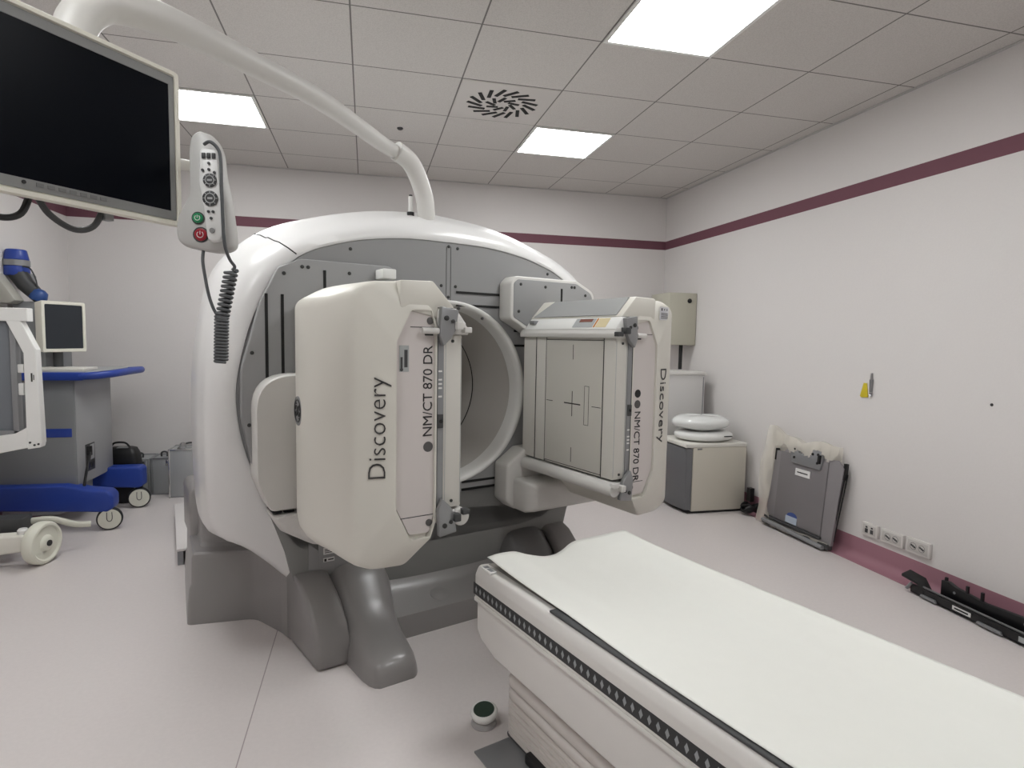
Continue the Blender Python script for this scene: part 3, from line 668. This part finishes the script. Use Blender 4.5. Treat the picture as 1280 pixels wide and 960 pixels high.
o.location = TO; o.rotation_euler = (0, 0, TT); tag(o, 'white disposable paper sheet spread over the patient table', 'paper sheet')
# foot switch on the floor
fp = TO + Matrix.Rotation(TT, 3, 'Z') @ T(-.348, .10, .08); fp = CAM + (fp-CAM)*((CAM.z-.045)/(CAM.z-.08)); fp.z = 0
fs = thing('foot_switch', 'small round white foot switch with a dark green pad by the table end', 'foot pedal', fp, TT)
b = MB(); b.lathe([(.045, 0), (.047, .004), (.045, .012), (.03, .02)], (0, 0, 0), (0, 0, 1), 28); b.build('pedal_base', mat('pedal_grey', (170, 167, 166), .5), fs)
ax = Vector((-.12, -.1, 1)).normalized()
b = MB(); b.lathe([(.03, -.03), (.046, -.012), (.05, .002), (.047, .010), (.038, .012)], (0, 0, .045), ax, 28); b.build('pedal_rim', WHITE, fs, angle=60)
b = MB(); b.lathe([(.039, 0), (.037, .004), (.01, .006)], Vector((0, 0, .045))+ax*.0105, ax, 28); b.build('pedal_pad', mat('pedal_green', (40, 58, 48), .5), fs)

# ------------------------------------------------------------------ low platform behind the scanner
pf = thing('floor_platform', 'low speckled white platform on the floor behind the scanner', 'platform', (-1.036, 1.587, 0), math.radians(16.4))
b = MB(); b.box((0, 0, .085), (.55, 1.1, .1)); b.build('platform_top', PLATF, pf, .002)
b = MB(); b.box((.004, .006, 0), (.035, 1.09, .085)); b.box((.5, .006, 0), (.54, 1.09, .085)); b.build('platform_side', RAILG, pf)

# ------------------------------------------------------------------ blue cart
ca = thing('equipment_cart', 'grey wheeled equipment cart with blue tray and blue feet by the left wall', 'cart', (-1.9, 2.44, 0))
def bx_(lo, hi, nm, m_, par, bev=.006): b = MB(); b.box(lo, hi); return b.build(nm, m_, par, bev)
XA = XL+1.9+.02
bx_((XA, 0, .30), (0, .62, 1.06), 'cabinet', CARTG, ca, .012)
bx_((-.004, .012, .31), (.004, .60, 1.05), 'front_panel', CARTL, ca, .003)
bx_((XA, -.005, .66), (-.02, .003, .72), 'side_stripe', BLUE, ca, .002)
cp_ = bx_((.0, .13, .38), (.006, .28, .58), 'connector_panel', DARKG, ca, .002)
bx_((.004, .15, .40), (.009, .19, .56), 'socket_strip', BLACK, cp_, .001); bx_((.004, .20, .40), (.008, .265, .44), 'socket', BLACK, cp_, .001)
bx_((.004, .20, .46), (.008, .265, .57), 'panel_cover', CARTL, cp_, .001)
b = MB(); b.tube(spline([(.012, .17, .53), (.03, .13, .50), (.035, .06, .40), (.04, .0, .30), (.045, -.02, .24)], 6), .009, 8); b.build('power_cable', BLACK, ca)
b = MB(); b.cyl((.012, .17, .50), (.012, .17, .565), .02, 12); b.cyl((.045, -.04, .23), (.045, .0, .27), .022, 12); b.build('plug', BLACK, ca)
for k, (y0, y1) in enumerate(((-.07, .06), (.49, .62))):
    pr = [(XA, .17), (.05, .14), (.20, .13), (.24, .16), (.24, .25), (.21, .285), (.08, .30), (-.05, .335), (XA, .34)] if k == 0 else [(XA, .20), (-.05, .18), (.22, .165), (.24, .18), (.24, .31), (.22, .335), (-.05, .335), (XA, .33)]
    b = MB(); b.prism(pr, lambda x, z, y: Vector((x, y, z)), y0, y1); b.build('foot', BLUE, ca, .02, 3)
bx_((XA, .02, .10), (-.1, .55, .30), 'under_tray', CARTL, ca, .03)
for y in (-.03, .535):
    for x in (.205,):
        b = MB(); b.lathe([(.05, -.024), (.072, -.02), (.08, -.012), (.08, .012), (.072, .02), (.05, .024)], (x, y, .08), (.30, -1, 0) , 32); wh = b.build('wheel', TYRE, ca)
        axw = Vector((.30, -1, 0)).normalized()
        b = MB(); b.lathe([(.07, 0), (.068, .004), (.03, .006)], Vector((x, y, .08))+axw*.0235, axw, 32); wd = b.build('wheel_disc', WHEEL, wh)
        o1 = Vector((x, y, .08))+axw*.0300; e1 = Vector((axw.y, -axw.x, 0))*-1
        b = MB(); b.tube(spline([o1+e1*.015+Vector((0, 0, .05)), o1+e1*.015+Vector((0, 0, .0)), o1+e1*.0+Vector((0, 0, -.015)), o1-e1*.015+Vector((0, 0, .0)), o1-e1*.015+Vector((0, 0, .05))], 4), .0025, 6); b.build('brake_mark', SCREW, wh)
        b = MB(); b.tube([(x-.01, y+.02, .10), (x-.03, y+.03, .2)], .022, 12); b.build('fork', CARTL, ca)
# blue tray with a looped handle
outer = rpoly([(XA, -.08, .03), (.20, -.08, .1), (.385, .06, .12), (.385, .56, .12), (.20, .68, .1), (XA, .68, .03)], 6)
inner = rpoly([(.16, .09, .05), (.24, .06, .06), (.325, .14, .08), (.325, .48, .08), (.24, .56, .06), (.16, .53, .05)], 6)
b = MB(); n_ = len(outer)
b.prism(rpoly([(XA, -.08, .03), (.09, -.08, .02), (.09, .70, .02), (XA, .70, .03)], 4), lambda x, y, z: Vector((x, y, z)), 1.06, 1.115)
b.tube(spline([(.06, -.06, 1.088), (.14, -.05, 1.092), (.22, .02, 1.10), (.25, .14, 1.105), (.255, .31, 1.106), (.25, .48, 1.105), (.22, .60, 1.10), (.14, .67, 1.092), (.06, .68, 1.088)], 6), .026, 14)
b.build('blue_tray', BLUE, ca, .008)
b = MB(); b.prism([(XA, -.06), (.10, -.05), (.14, .03), (.14, .57), (.10, .66), (XA, .68)], lambda x, y, z: Vector((x, y, z)), 1.113, 1.120); b.build('tray_top', CARTL, ca, .002)
bx_((-.42, .03, 1.12), (.05, .27, 1.138), 'keyboard', mat('keyboard_white', (216, 214, 206), .5), ca, .004)
bx_((-.44, .2, 1.11), (-.25, .6, 1.60), 'upper_column', CARTG, ca, .012)
# beige terminal screen on the tray
mo = thing('terminal_screen', 'small beige terminal screen on the blue cart tray', 'monitor', (-2.05, 2.66, 1.12), math.radians(58))
b = MB(); b.loft([[Vector((x, y-(z-.3)*.0, z)) for x, z in rpoly([(-.155+k, .125+k, .012), (.155-k, .125+k, .012), (.155-k, .485-k, .012), (-.155+k, .485-k, .012)])] for y, k in ((.075, .05), (.05, .01), (-.02, 0), (-.028, .004), (-.028, .022), (-.022, .024))])
b.build('screen_case', MONW, mo, angle=40)
bx_((-.131, -.0235, .15), (.131, -.015, .461), 'screen_glass', mat('screen_grey', (44, 48, 54), .3), mo, 0)
b = MB(); b.tube([(0, .05, .0), (0, .05, .2)], .03, 14); b.lathe([(.09, 0), (.09, .012), (.03, .02)], (0, .05, 0), (0, 0, 1), 24); b.build('screen_stand', DARKG, mo)
# articulated arm at top of the cart
ar = thing('jointed_arm', 'blue and grey jointed arm above the cart at the left edge', 'arm', (-2.28, 2.72, 1.73))
q = Vector((-2.28, 2.72, 1.73))
b = MB(); b.cyl((-.06, 0, .16), (-.06, 0, .235), .075, 28, .06); b.cyl((-.06, 0, .05), (-.06, 0, .12), .075, 28); b.build('joint_cap', BLUE, ar, .008)
b = MB(); b.cyl((-.06, 0, .12), (-.06, 0, .16), .078, 28); b.build('joint_ring', RAILG, ar)
b = MB(); b.tube([(-.05, -.01, .07), (.0, -.02, -.01), (.09, -.04, -.10)], [.06, .055, .045], 14); b.build('arm_link', DARKG, ar, angle=60)
b = MB(); b.lathe([(.05, -.03), (.055, 0), (.045, .035), (.02, .05)], (.085, -.04, -.09), (.5, 0, 1), 20); b.build('elbow_cap', mat('blue_dark', (36, 70, 130), .4), ar, angle=60)
b = MB(); b.tube(spline([(.0, -.05, .115), (.045, -.05, .10), (.075, -.05, .03), (.085, -.05, -.04)], 6), .005, 8); b.build('arm_cable', DARKG, ar)
b = MB(); b.tube([(-.02, .02, -.02), (-.02, .05, .06)], .05, 14); b.build('arm_root', CARTG, ar)
b = MB(); b.prism([(-.11, .02), (-.10, .06), (.02, -.13), (-.02, -.15), (-.11, -.15)], lambda x, z, y: Vector((x, y, z)), -.20, -.08); b.build('angled_hood', mat('hood_grey', (170, 168, 160), .5), ar, .01)

# ------------------------------------------------------------------ white framed trolley, cut by the left edge
tr = thing('white_trolley', 'white framed trolley with a grey panel and one large white wheel at the left edge', 'trolley', (-1.80, 1.75, 0))
fy = lambda x, z, y: Vector((x, y, z))
b = MB(); b.box((-.5, -.03, 1.447), (-.015, .03, 1.523)); b.build('top_bar', WHITE, tr, .003, 1, 20)
b = MB(); b.prism([(-.125, 1.45), (-.052, 1.45), (.018, 1.285), (.028, .745), (.02, .715), (-.045, .705), (-.047, .76), (-.045, 1.265)], fy, -.028, .028); po = b.build('bent_post', WHITE, tr, .003, 1, 20)
for x, z in ((-.03, .745), (.012, .735), (-.008, .73)): b = MB(); b.lathe([(.006, 0), (.006, .004)], (x, -.028, z), (0, -1, 0), 10); b.build('screw', SCREW, po)
b = MB(); b.box((-.012, -.0295, 1.10), (-.004, -.0275, 1.15)); b.box((.0, -.0295, 1.11), (.004, -.0275, 1.14)); b.build('small_print', INK, po)
b = MB(); b.prism([(-.04, .835), (-.04, .715), (-.5, .62), (-.5, .74), (-.10, .80)], fy, -.03, .03); b.build('bottom_bar', WHITE, tr, .003, 1, 20)
b = MB(); b.box((-.5, .0, .80), (-.11, .02, 1.447)); pn = b.build('grey_panel', mat('trolley_panel', (116, 120, 126), .6), tr, .003)
b = MB(); b.box((-.115, -.02, .78), (-.085, .03, 1.447)); b.box((-.5, -.02, .78), (-.09, .03, .815)); b.build('panel_channel', RAILG, tr, .003)
b = MB(); b.box((-.09, -.01, 1.15), (-.055, .03, 1.20)); b.build('hook', WHITE, tr, .006)
b = MB(); b.box((-.088, -.01, 1.02), (-.06, .02, 1.09)); b.build('hook', WHITE, tr, .006)
b = MB(); b.box((-.50, -.03, .20), (-.42, .03, .70)); b.build('leg', WHITE, tr, .005)
b = MB(); b.prism([(-.5, .19), (-.10, .20), (-.03, .18), (-.03, .10), (-.16, .09), (-.5, .05)], fy, -.04, .05); b.build('wheel_beam', mat('trolley_cream', (222, 220, 210), .5), tr, .015, 3)
axw = Vector((.97, -.24, 0)).normalized(); o1 = Vector((-.012, .03, .127))
b = MB(); b.lathe([(.10, -.045), (.12, -.04), (.127, -.028), (.127, .012), (.118, .024), (.105, .026), (.095, .016), (.05, .018), (.042, .03), (.03, .034)], o1, axw, 40); wh = b.build('wheel', mat('wheel_ivory', (226, 226, 212), .4), tr, angle=40)
b = MB(); b.lathe([(.018, .03), (.018, .04), (.008, .042)], o1, axw, 16); b.build('wheel_bolt', SCREW, wh)
b = MB(); b.lathe([(.025, 0), (.028, .03), (.02, .04)], (-.10, .0, .19), (0, 0, 1), 16); b.build('pivot_cap', WHITE, tr)
b = MB(); b.tube(spline([(-.16, .20, .215), (-.05, .22, .215), (.06, .26, .165), (.13, .30, .15)], 6), [.02]*18+[.022], 12, flat=.6); b.build('brake_bar', WHEEL, tr, angle=60)
b = MB(); b.box((-.5, .10, .16), (-.15, .22, .26)); b.tube([(-.4, .1, .2), (-.2, .26, .21)], .03, 12); b.build('brake_housing', DARKG, tr, .01)

# ------------------------------------------------------------------ cases and bag at the back
def case(loc, rz, w, d, h, label, latch=True):
    t = thing('aluminium_case', label, 'case', loc, rz, 'aluminium cases on the floor')
    b = MB(); b.box((0, 0, .006), (w, d, h)); bd = b.build('case_body', ALU, t, .008)
    b = MB()
    for x in (0, w):
        for y in (0, d): b.box((x-.007, y-.007, .0), (x+.007, y+.007, h+.003))
    for z in (0.003, h):
        b.box((-.007, -.007, z-.003), (w+.007, .005, z+.007)); b.box((-.007, d-.005, z-.003), (w+.007, d+.007, z+.007)); b.box((-.007, 0, z-.003), (.005, d, z+.007)); b.box((w-.005, 0, z-.003), (w+.007, d, z+.007))
    b.build('edge_profile', CHROME if not latch else RAILG, t, .002)
    b = MB(); b.tube(spline([(w*.35, d*.4, h+.004), (w*.35, d*.4, h+.035), (w*.5, d*.4, h+.045), (w*.65, d*.4, h+.035), (w*.65, d*.4, h+.004)], 4), .008, 8); b.build('handle', DARKG, t)
    b = MB(); b.box((w*.75, -.012, h-.06), (w*.9, .002, h-.01)); b.build('latch', CHROME, t, .002)
    return t
c3 = case((-1.545, 3.22, 0), .02, .30, .22, .41, 'tallest aluminium case, beside the scanner shell', False)
b = MB(); b.lathe([(.03, -.01), (.034, 0), (.03, .01)], (.10, .02, .44), (1, -.6, 0), 20); b.cyl((.07, .03, .415), (.09, .02, .43), .02, 12); b.build('ball_catch', CHROME, c3)
case((-1.722, 3.36, 0), -.03, .15, .20, .315, 'middle aluminium case with a dark edge, between two others')
case((-1.93, 3.30, 0), .04, .20, .26, .315, 'leftmost aluminium case, behind the blue cart foot')
bag = thing('black_bag', 'soft black bag behind the blue cart foot beside the cases', 'bag', (-1.88, 3.185, 0))
b = MB(); b.loft([[Vector((x*k+.0, y*k, z)) for x, y in rpoly([(-.13, -.075, .04), (.13, -.075, .04), (.13, .07, .04), (-.13, .07, .04)])] for z, k in ((0, .98), (.02, 1), (.33, 1), (.40, .94), (.445, .78), (.455, .55))]); b.build('bag_body', BLACK, bag, angle=60)
b = MB(); b.box((-.02, -.06, .452), (.06, .0, .458)); b.build('bag_label', RAILG, bag)
b = MB(); b.tube(spline([(-.08, -.02, .44), (-.05, -.02, .49), (.03, -.02, .49), (.07, -.02, .44)], 5), .008, 8); b.build('bag_handle', BLACK, bag)

# ------------------------------------------------------------------ right side: fridge, cabinet, wall box
fx, fyy, fw, fd, fh = 2.585, 1.985, .54, .46, .575
fg = thing('small_fridge', 'low beige fridge with a grey front by the right wall', 'fridge', (fx, fyy, 0))
bx_((.05, 0, .02), (fw, fd, fh-.03), 'fridge_body', FRIDGE, fg, .004)
bx_((-.02, -.004, fh-.03), (fw, fd, fh), 'fridge_top', mat('fridge_top', (226, 224, 216), .4), fg, .005)
b = MB(); b.prism([(.046, 0), (.046, fd), (.0, fd-.02), (-.022, fd*.7), (-.028, fd*.5), (-.022, fd*.3), (.0, .02)], lambda x, y, z: Vector((x, y, z)), .03, fh-.04); b.build('fridge_door', FRDOOR, fg, .003)
bx_((.02, .01, 0), (fw-.01, fd-.01, .022), 'fridge_foot', BLACK, fg, .003)
b = MB(); b.box((.085, -.006, fh-.048), (.125, -.003, fh-.036)); b.build('badge', MONG, fg)
# inflated rings wrapped in plastic
def ringlabel(nm, m_, c, R_, r_, fz, lab, cat):
    b = MB(); rings = []
    for k in range(41):
        a = 2*PI*k/40
        rings.append([Vector((c[0]+(R_+r_*math.cos(t_))*math.cos(a), c[1]+(R_+r_*math.cos(t_))*math.sin(a)*.8, c[2]+fz*r_*math.sin(t_)+.006*math.sin(3*a))) for t_ in [2*PI*q_/16 for q_ in range(16)]])
    b.loft(rings, False, False); bmesh.ops.remove_doubles(b.bm, verts=b.bm.verts, dist=1e-5)
    return tag(b.build(nm, m_, angle=70), lab, cat)
def cushion(nm, m_, c, rx, ry, h, lab, cat, p=.6, wob=.0):
    b = MB(); rings = []
    for k in range(13):
        a = -PI/2+PI*k/12; cs, sn = max(abs(math.cos(a)), 1e-3)**p, math.copysign(abs(math.sin(a))**.9, math.sin(a))
        rings.append([Vector((c[0]+rx*cs*math.cos(t_)*(1+wob*math.sin(5*t_)), c[1]+ry*cs*math.sin(t_), c[2]+h/2+h/2*sn*(1+wob*2*math.sin(3*t_+1)))) for t_ in [2*PI*q_/48 for q_ in range(48)]])
    b.loft(rings); return tag(b.build(nm, m_, angle=70), lab, cat)
cs_ = cushion('round_cushion', WHITE, (2.85, 2.2, fh), .25, .21, .085, 'thick white round cushion lying on the low fridge', 'cushion', .4)
b = MB(); b.box((2.92, 1.993, fh+.05), (2.99, 2.01, fh+.056)); o = b.build('print', SLOT); o.parent = cs_
cushion('wrapped_cushion', mat('shiny_wrap', (226, 228, 226), .12, spec=.8, coat=.5, bump=.5, scale=14), (2.83, 2.21, fh+.0895), .245, .20, .12, 'shiny plastic wrapped cushion on top of the white round cushion', 'cushion', .5, .03)
cb = thing('white_cabinet', 'tall white cabinet standing in the corner behind the low fridge', 'cabinet', (2.52, 2.56, 0))
bx_((0, .0, .04), (.55, .42, 1.10), 'cabinet_body', CABW, cb, .004)
bx_((-.01, -.012, 1.10), (.56, .43, 1.128), 'cabinet_top', mat('cabinet_top', (218, 216, 212), .5), cb, .004)
bx_((.02, .02, 0), (.53, .40, .04), 'cabinet_plinth', DARKG, cb, .002)
bx_((.53, -.006, .06), (.536, .0, 1.08), 'cabinet_edge', RAILG, cb, 0)
wb = thing('wall_box', 'beige metal electrical box with a round black lock on the right wall', 'electrical box', (XR(2.9), 2.92, 1.365))
wx = 0
bx_((-.30, .0, 0), (-.0035, .36, .50), 'box_body', BOXB, wb, .004)
bx_((-.295, -.006, .005), (-.008, .002, .495), 'box_door', BOXB, wb, .003)
b = MB(); b.lathe([(.022, 0), (.022, .006), (.012, .01)], (-.085, -.006, .425), (0, -1, 0), 20); b.build('lock', BLACK, wb)
b = MB(); b.tube([(-.10, .1, 0), (-.10, .1, -.24)], .018, 12); b.build('conduit', BLACK, wb)
# cable heap behind the fridge
cbn = MB(); pts = []
for k in range(70):
    a = k*.55; pts.append(Vector((3.115-.010+.055*math.cos(a)*(1-.3*math.sin(k)), 1.88+.055*math.sin(a), .025+.0007*k+.012*math.sin(k*1.7)+.01)))
cbn.tube(spline(pts, 3), .010, 8)
cbn.box((3.12, 1.90, .10), (3.155, 1.95, .21))
tag(cbn.build('cable_bundle', BLACK), 'coiled black cable and plug on the floor beside the fridge', 'cable')

# sockets on the right wall
def sock(y0, y1, z0, z1, kind, label):
    y, z = (y0+y1)/2, (z0+z1)/2; p = rs(0, y, z); w_, h_ = abs(y0-y1)*S*.93, (z1-z0)*S*.95
    t = thing('wall_socket', label, 'socket', (XR(p.y), p.y, p.z), PI/2+.0141, 'white socket boxes on the right wall')
    # local x along wall (+y world), local y points into the wall's far side (-x world)
    b = MB(); b.box((-w_/2, 0, -h_/2), (w_/2, .022, h_/2)); bd = b.build('socket_plate', mat('socket_white', (214, 210, 206), .5), t, .004)
    b = MB(); b.box((-w_/2+.012, .0215, -h_/2+.012), (w_/2-.012, .0235, h_/2-.012)); b.build('socket_face', mat('socket_face', (196, 192, 188), .5), t, .002)
    b = MB()
    if kind == 0:
        for x in (-.02, .02): b.box((x-.011, .0232, -.022), (x+.011, .0246, .004)); b.box((x-.007, .0232, .01), (x+.007, .0246, .02))
        b.build('data_port', DARKG, t)
    else:
        for x in (-.027, .027):
            for k in (-.012, 0, .012): b.lathe([(.006, 0), (.006, .001)], (x+k*.8, .0235, k*.35), (0, 1, 0), 12)
            b.lathe([(.021, 0), (.021, .0008), (.019, .0008)], (x, .0232, 0), (0, 1, 0), 20, False)
        b.build('socket_hole', DARKG, t)
sock(.77, .645, .21, .295, 0, 'white data socket, nearest to the leaning acrylic frame')
sock(.63, .468, .21, .295, 1, 'white power socket, middle of the three in a row')
sock(.458, .30, .21, .302, 1, 'white power socket, rightmost of the three in a row')
# tag and pin on the wall
def onwall(y, z): p = rs(0, y, z); return Vector((XR(p.y), p.y, p.z))
p0 = onwall(.775, 1.15)
hk = thing('wall_key', 'thin steel pin key fixed on the right wall beside a yellow tag', 'key', p0)
b = MB(); b.tube([(-.008, 0, .075), (-.008, 0, .035)], .006, 10); b.tube([(-.008, 0, .035), (-.008, 0, .03)], .012, 10); b.tube([(-.008, 0, .03), (-.008, 0, -.045)], [.012, .009], 10); b.lathe([(.012, -.07), (.006, -.058), (.012, -.048)], (-.008, 0, 0), (0, 0, 1), 12); b.build('key_shaft', mat('steel', (160, 160, 162), .3, .8), hk)
p1 = onwall(.83, 1.115)
b = MB(); b.prism([(-.006, .045), (.02, .045), (.034, -.045), (-.022, -.05), (-.03, -.04)], lambda y, z, x: Vector((x, -y, z)), -.004-.001, -.001)
tag(b.build('yellow_tag', YELLOW, None, .001, loc=p1), 'small yellow tag hanging on the right wall', 'tag')
p2 = onwall(.051, 1.108)
b = MB(); b.lathe([(.008, 0), (.008, .002), (.004, .003)], (0, 0, 0), (-1, 0, 0), 12); tag(b.build('wall_plug', SCREW, None, loc=p2), 'tiny grey wall plug high on the right wall', 'wall plug')

# ------------------------------------------------------------------ leaning acrylic frame in a plastic bag
# built in a panel frame: x along the wall (towards the viewer), z up the panel, y out from the panel face
pa, pb_ = Vector((3.082, 1.66, 0)), Vector((3.105, .985, 0))
ex = (pb_-pa).normalized(); lean = math.radians(4.5); out = Vector((ex.y, -ex.x, 0)); 
upv = Vector((0, 0, 1))*math.cos(lean) - out*math.sin(lean); nf = out*math.cos(lean)+Vector((0, 0, 1))*math.sin(lean)
PM = Matrix((ex, -nf, upv)).transposed().to_4x4()
lf = thing('acrylic_frame', 'smoky grey acrylic frame leaning on the right wall in a torn plastic bag', 'frame'); lf.matrix_world = Matrix.Translation(pa+upv*.012) @ PM
PWd = (pb_-pa).length
q = lambda x, y, z: Vector((x, y, z))
b = MB(); b.prism([(.01, .03), (PWd-.02, .03), (PWd+.012, .565), (PWd-.05, .61), (PWd-.10, .60), (.15, .60), (.13, .575), (.05, .575)], lambda x, z, y: q(x, y, z), -.012, .012); b.build('acrylic_panel', SMOKE, lf, .003)
b = MB(); b.box((.11, -.02, .07), (PWd-.11, -.013, .58)); b.build('inner_window', mat('smoky_inner', (124, 120, 122), .4), lf, .002)
b = MB(); b.box((.0, -.03, .0), (PWd-.03, .02, .035)); b.box((.02, -.034, .05), (PWd-.10, -.012, .068)); b.build('bottom_rail', DARKG, lf, .004)
b = MB(); b.tube([(.02, -.04, .03), (PWd-.05, -.045, .01)], .016, 10); b.build('bottom_tube', RAILG, lf)
b = MB(); b.box((.042, -.015, .50), (.058, .014, .59)); b.build('corner_grip', BLACK, lf, .003)
b = MB(); b.box((PWd+.0, -.005, .49), (PWd+.022, .02, .60)); b.build('corner_grip', BLACK, lf, .003)
b = MB(); b.tube([(PWd+.02, .0, .53), (PWd-.03, .0, .06)], .006, 8); b.tube([(PWd+.028, .012, .53), (PWd-.02, .012, .06)], .004, 8); b.build('edge_rod', BLACK, lf)
b = MB(); b.prism([(.225, .575), (.24, .635), (.29, .645), (.30, .60), (.42, .60), (.43, .645), (.50, .645), (.52, .575), (.51, .515), (.24, .52)], lambda x, z, y: q(x, y, z), -.035, -.012); mp = b.build('mount_plate', RAILG, lf, .004)
for x, z in ((.265, .62), (.265, .56), (.435, .615), (.485, .62), (.485, .56)):
    b = MB(); b.lathe([(.009, 0), (.009, .006), (.004, .008)], (x, -.035, z), (0, -1, 0), 10); b.build('mount_screw', BLACK, mp)
b = MB(); b.box((.495, -.05, .56), (.513, -.035, .62)); b.build('mount_clip', BLACK, mp)
b = MB(); b.box((.28, -.026, .435), (.42, -.02, .485)); lb = b.build('name_label', PAPERL, lf)
b = MB(); b.box((.30, -.0275, .456), (.40, -.0255, .464)); b.build('label_print', BLACK, lf)
b = MB(); b.box((.235, -.024, .075), (.345, -.019, .125)); b.build('blue_label', mat('label_blue', (176, 186, 200), .5), lf)
b = MB(); b.loft([[q(.25+.045+.05*math.cos(a), y, .125+.03*math.sin(a)) for a in [PI*k/12 for k in range(13)]] for y in (-.0235, -.02)]); b.build('label_mark', mat('label_navy', (60, 80, 140), .5), lf)
# plastic bag: crumpled sheath open at the middle, around top, left and foot
bagm = MB(); N = 44
def bagpt(s_, t_, side):
    # s along width, t up the height
    x = -.085+(PWd+.05)*s_; z = -.005+.735*t_ - .05*s_*t_
    x += .02*math.sin(9*t_+2*s_)*(1-s_) + (.05 if t_ > .8 else 0)*(1-s_)*(t_-.8)*2
    z += .022*math.sin(7*s_+1.5)*t_ + .01*math.sin(19*s_)*t_
    d = .045*math.sin(PI*min(max(s_, .02), .98))**.5*math.sin(PI*min(max(t_*.97+.02, .02), .98))**.4
    wr = .006*math.sin(31*s_+9*t_)+.005*math.sin(23*t_-13*s_)
    return q(x, side*(d+wr*.7)-.012 if side < 0 else d*.35+.012, z)
for side in (-1, 1):
    vs = [[bagm.bm.verts.new(bagpt(i/N, j/N, side)) for i in range(N+1)] for j in range(N+1)]
    for j in range(N):
        for i in range(N):
            if side < 0 and i > N*(.17+.03*math.sin(j*.5)) and N*.06 < j < N*(.87+.03*math.sin(i*.6)): continue
            bagm.bm.faces.new((vs[j][i], vs[j][i+1], vs[j+1][i+1], vs[j+1][i]))
bg = bagm.build('plastic_bag', WRAP, angle=80); bg.matrix_world = Matrix.Translation(pa+upv*.012) @ PM
tag(bg, 'crumpled translucent plastic bag pulled over the leaning acrylic frame', 'plastic bag')

# ------------------------------------------------------------------ black rail lying along the wall
ra, rb = Vector((3.068, .40, 0)), Vector((3.045, -.42, 0)); ex = (rb-ra).normalized(); oy = Vector((-ex.y, ex.x, 0))
rail = thing('black_rail_assembly', 'long black metal rail assembly lying on the floor along the right wall', 'metal rail'); rail.matrix_world = Matrix.Translation(ra) @ Matrix((ex, oy, Vector((0, 0, 1)))).transposed().to_4x4()
# local x towards the viewer, local +y towards the wall
b = MB(); b.box((.03, 0, .008), (.85, .02, .055)); b.box((.03, 0, .008), (.85, .09, .02)); b.build('front_channel', BLACK, rail, .003)
b = MB(); b.tube([(.10, .012, .061), (.85, .012, .061)], .006, 8); b.build('guide_rod', mat('rod_grey', (120, 120, 122), .4, .5), rail)
b = MB(); b.prism([(.16, .02), (.16, .125), (.20, .128), (.24, .115), (.40, .10), (.62, .115), (.85, .12), (.85, .02)], lambda x, z, y: Vector((x, y, z)), .06, .085); bp = b.build('back_plate', BLACK, rail, .003)
for x in (.18, .30, .38, .62): b = MB(); b.box((x-.006, .066, .09), (x+.006, .078, .145)); b.build('lug', BLACK, bp)
for x in (.24, .60): b = MB(); b.lathe([(.007, 0), (.007, .003)], (x, .06, .085), (0, -1, 0), 10); b.build('bolt', RAILG, bp)
b = MB(); b.loft([[Vector((x, y, z)) for x, y, z in r_] for r_ in (((-.03, -.005, .075), (-.03, .055, .095), (-.03, .055, .11), (-.03, -.005, .09)), ((.075, -.005, .065), (.075, .055, .085), (.075, .055, .10), (.075, -.005, .08)), ((.12, 0, .012), (.12, .05, .02), (.12, .05, .05), (.12, 0, .045)))]); b.build('end_clip', BLACK, rail, .003)
b = MB(); b.tube([(.01, -.005, .02), (.035, 0, .06)], .009, 8); b.build('clip_foot', RAILG, rail)
for x0, x1 in ((.10, .20), (.42, .55)): b = MB(); b.prism([(x0, .010), (x1, .010), (x1-.01, .026), (x0+.005, .026)], lambda x, z, y: Vector((x, y, z)), -.012, .001); b.build('slide_pad', RAILG, rail, .003)
b = MB(); b.box((.285, -.002, .022), (.385, .001, .044)); lb = b.build('white_label', PAPERL, rail)
b = MB(); b.box((.297, -.003, .029), (.372, -.0015, .037)); b.build('label_print', BLACK, rail)
b = MB(); b.box((.62, -.003, .02), (.70, .001, .045)); b.build('end_label', STICK, rail)
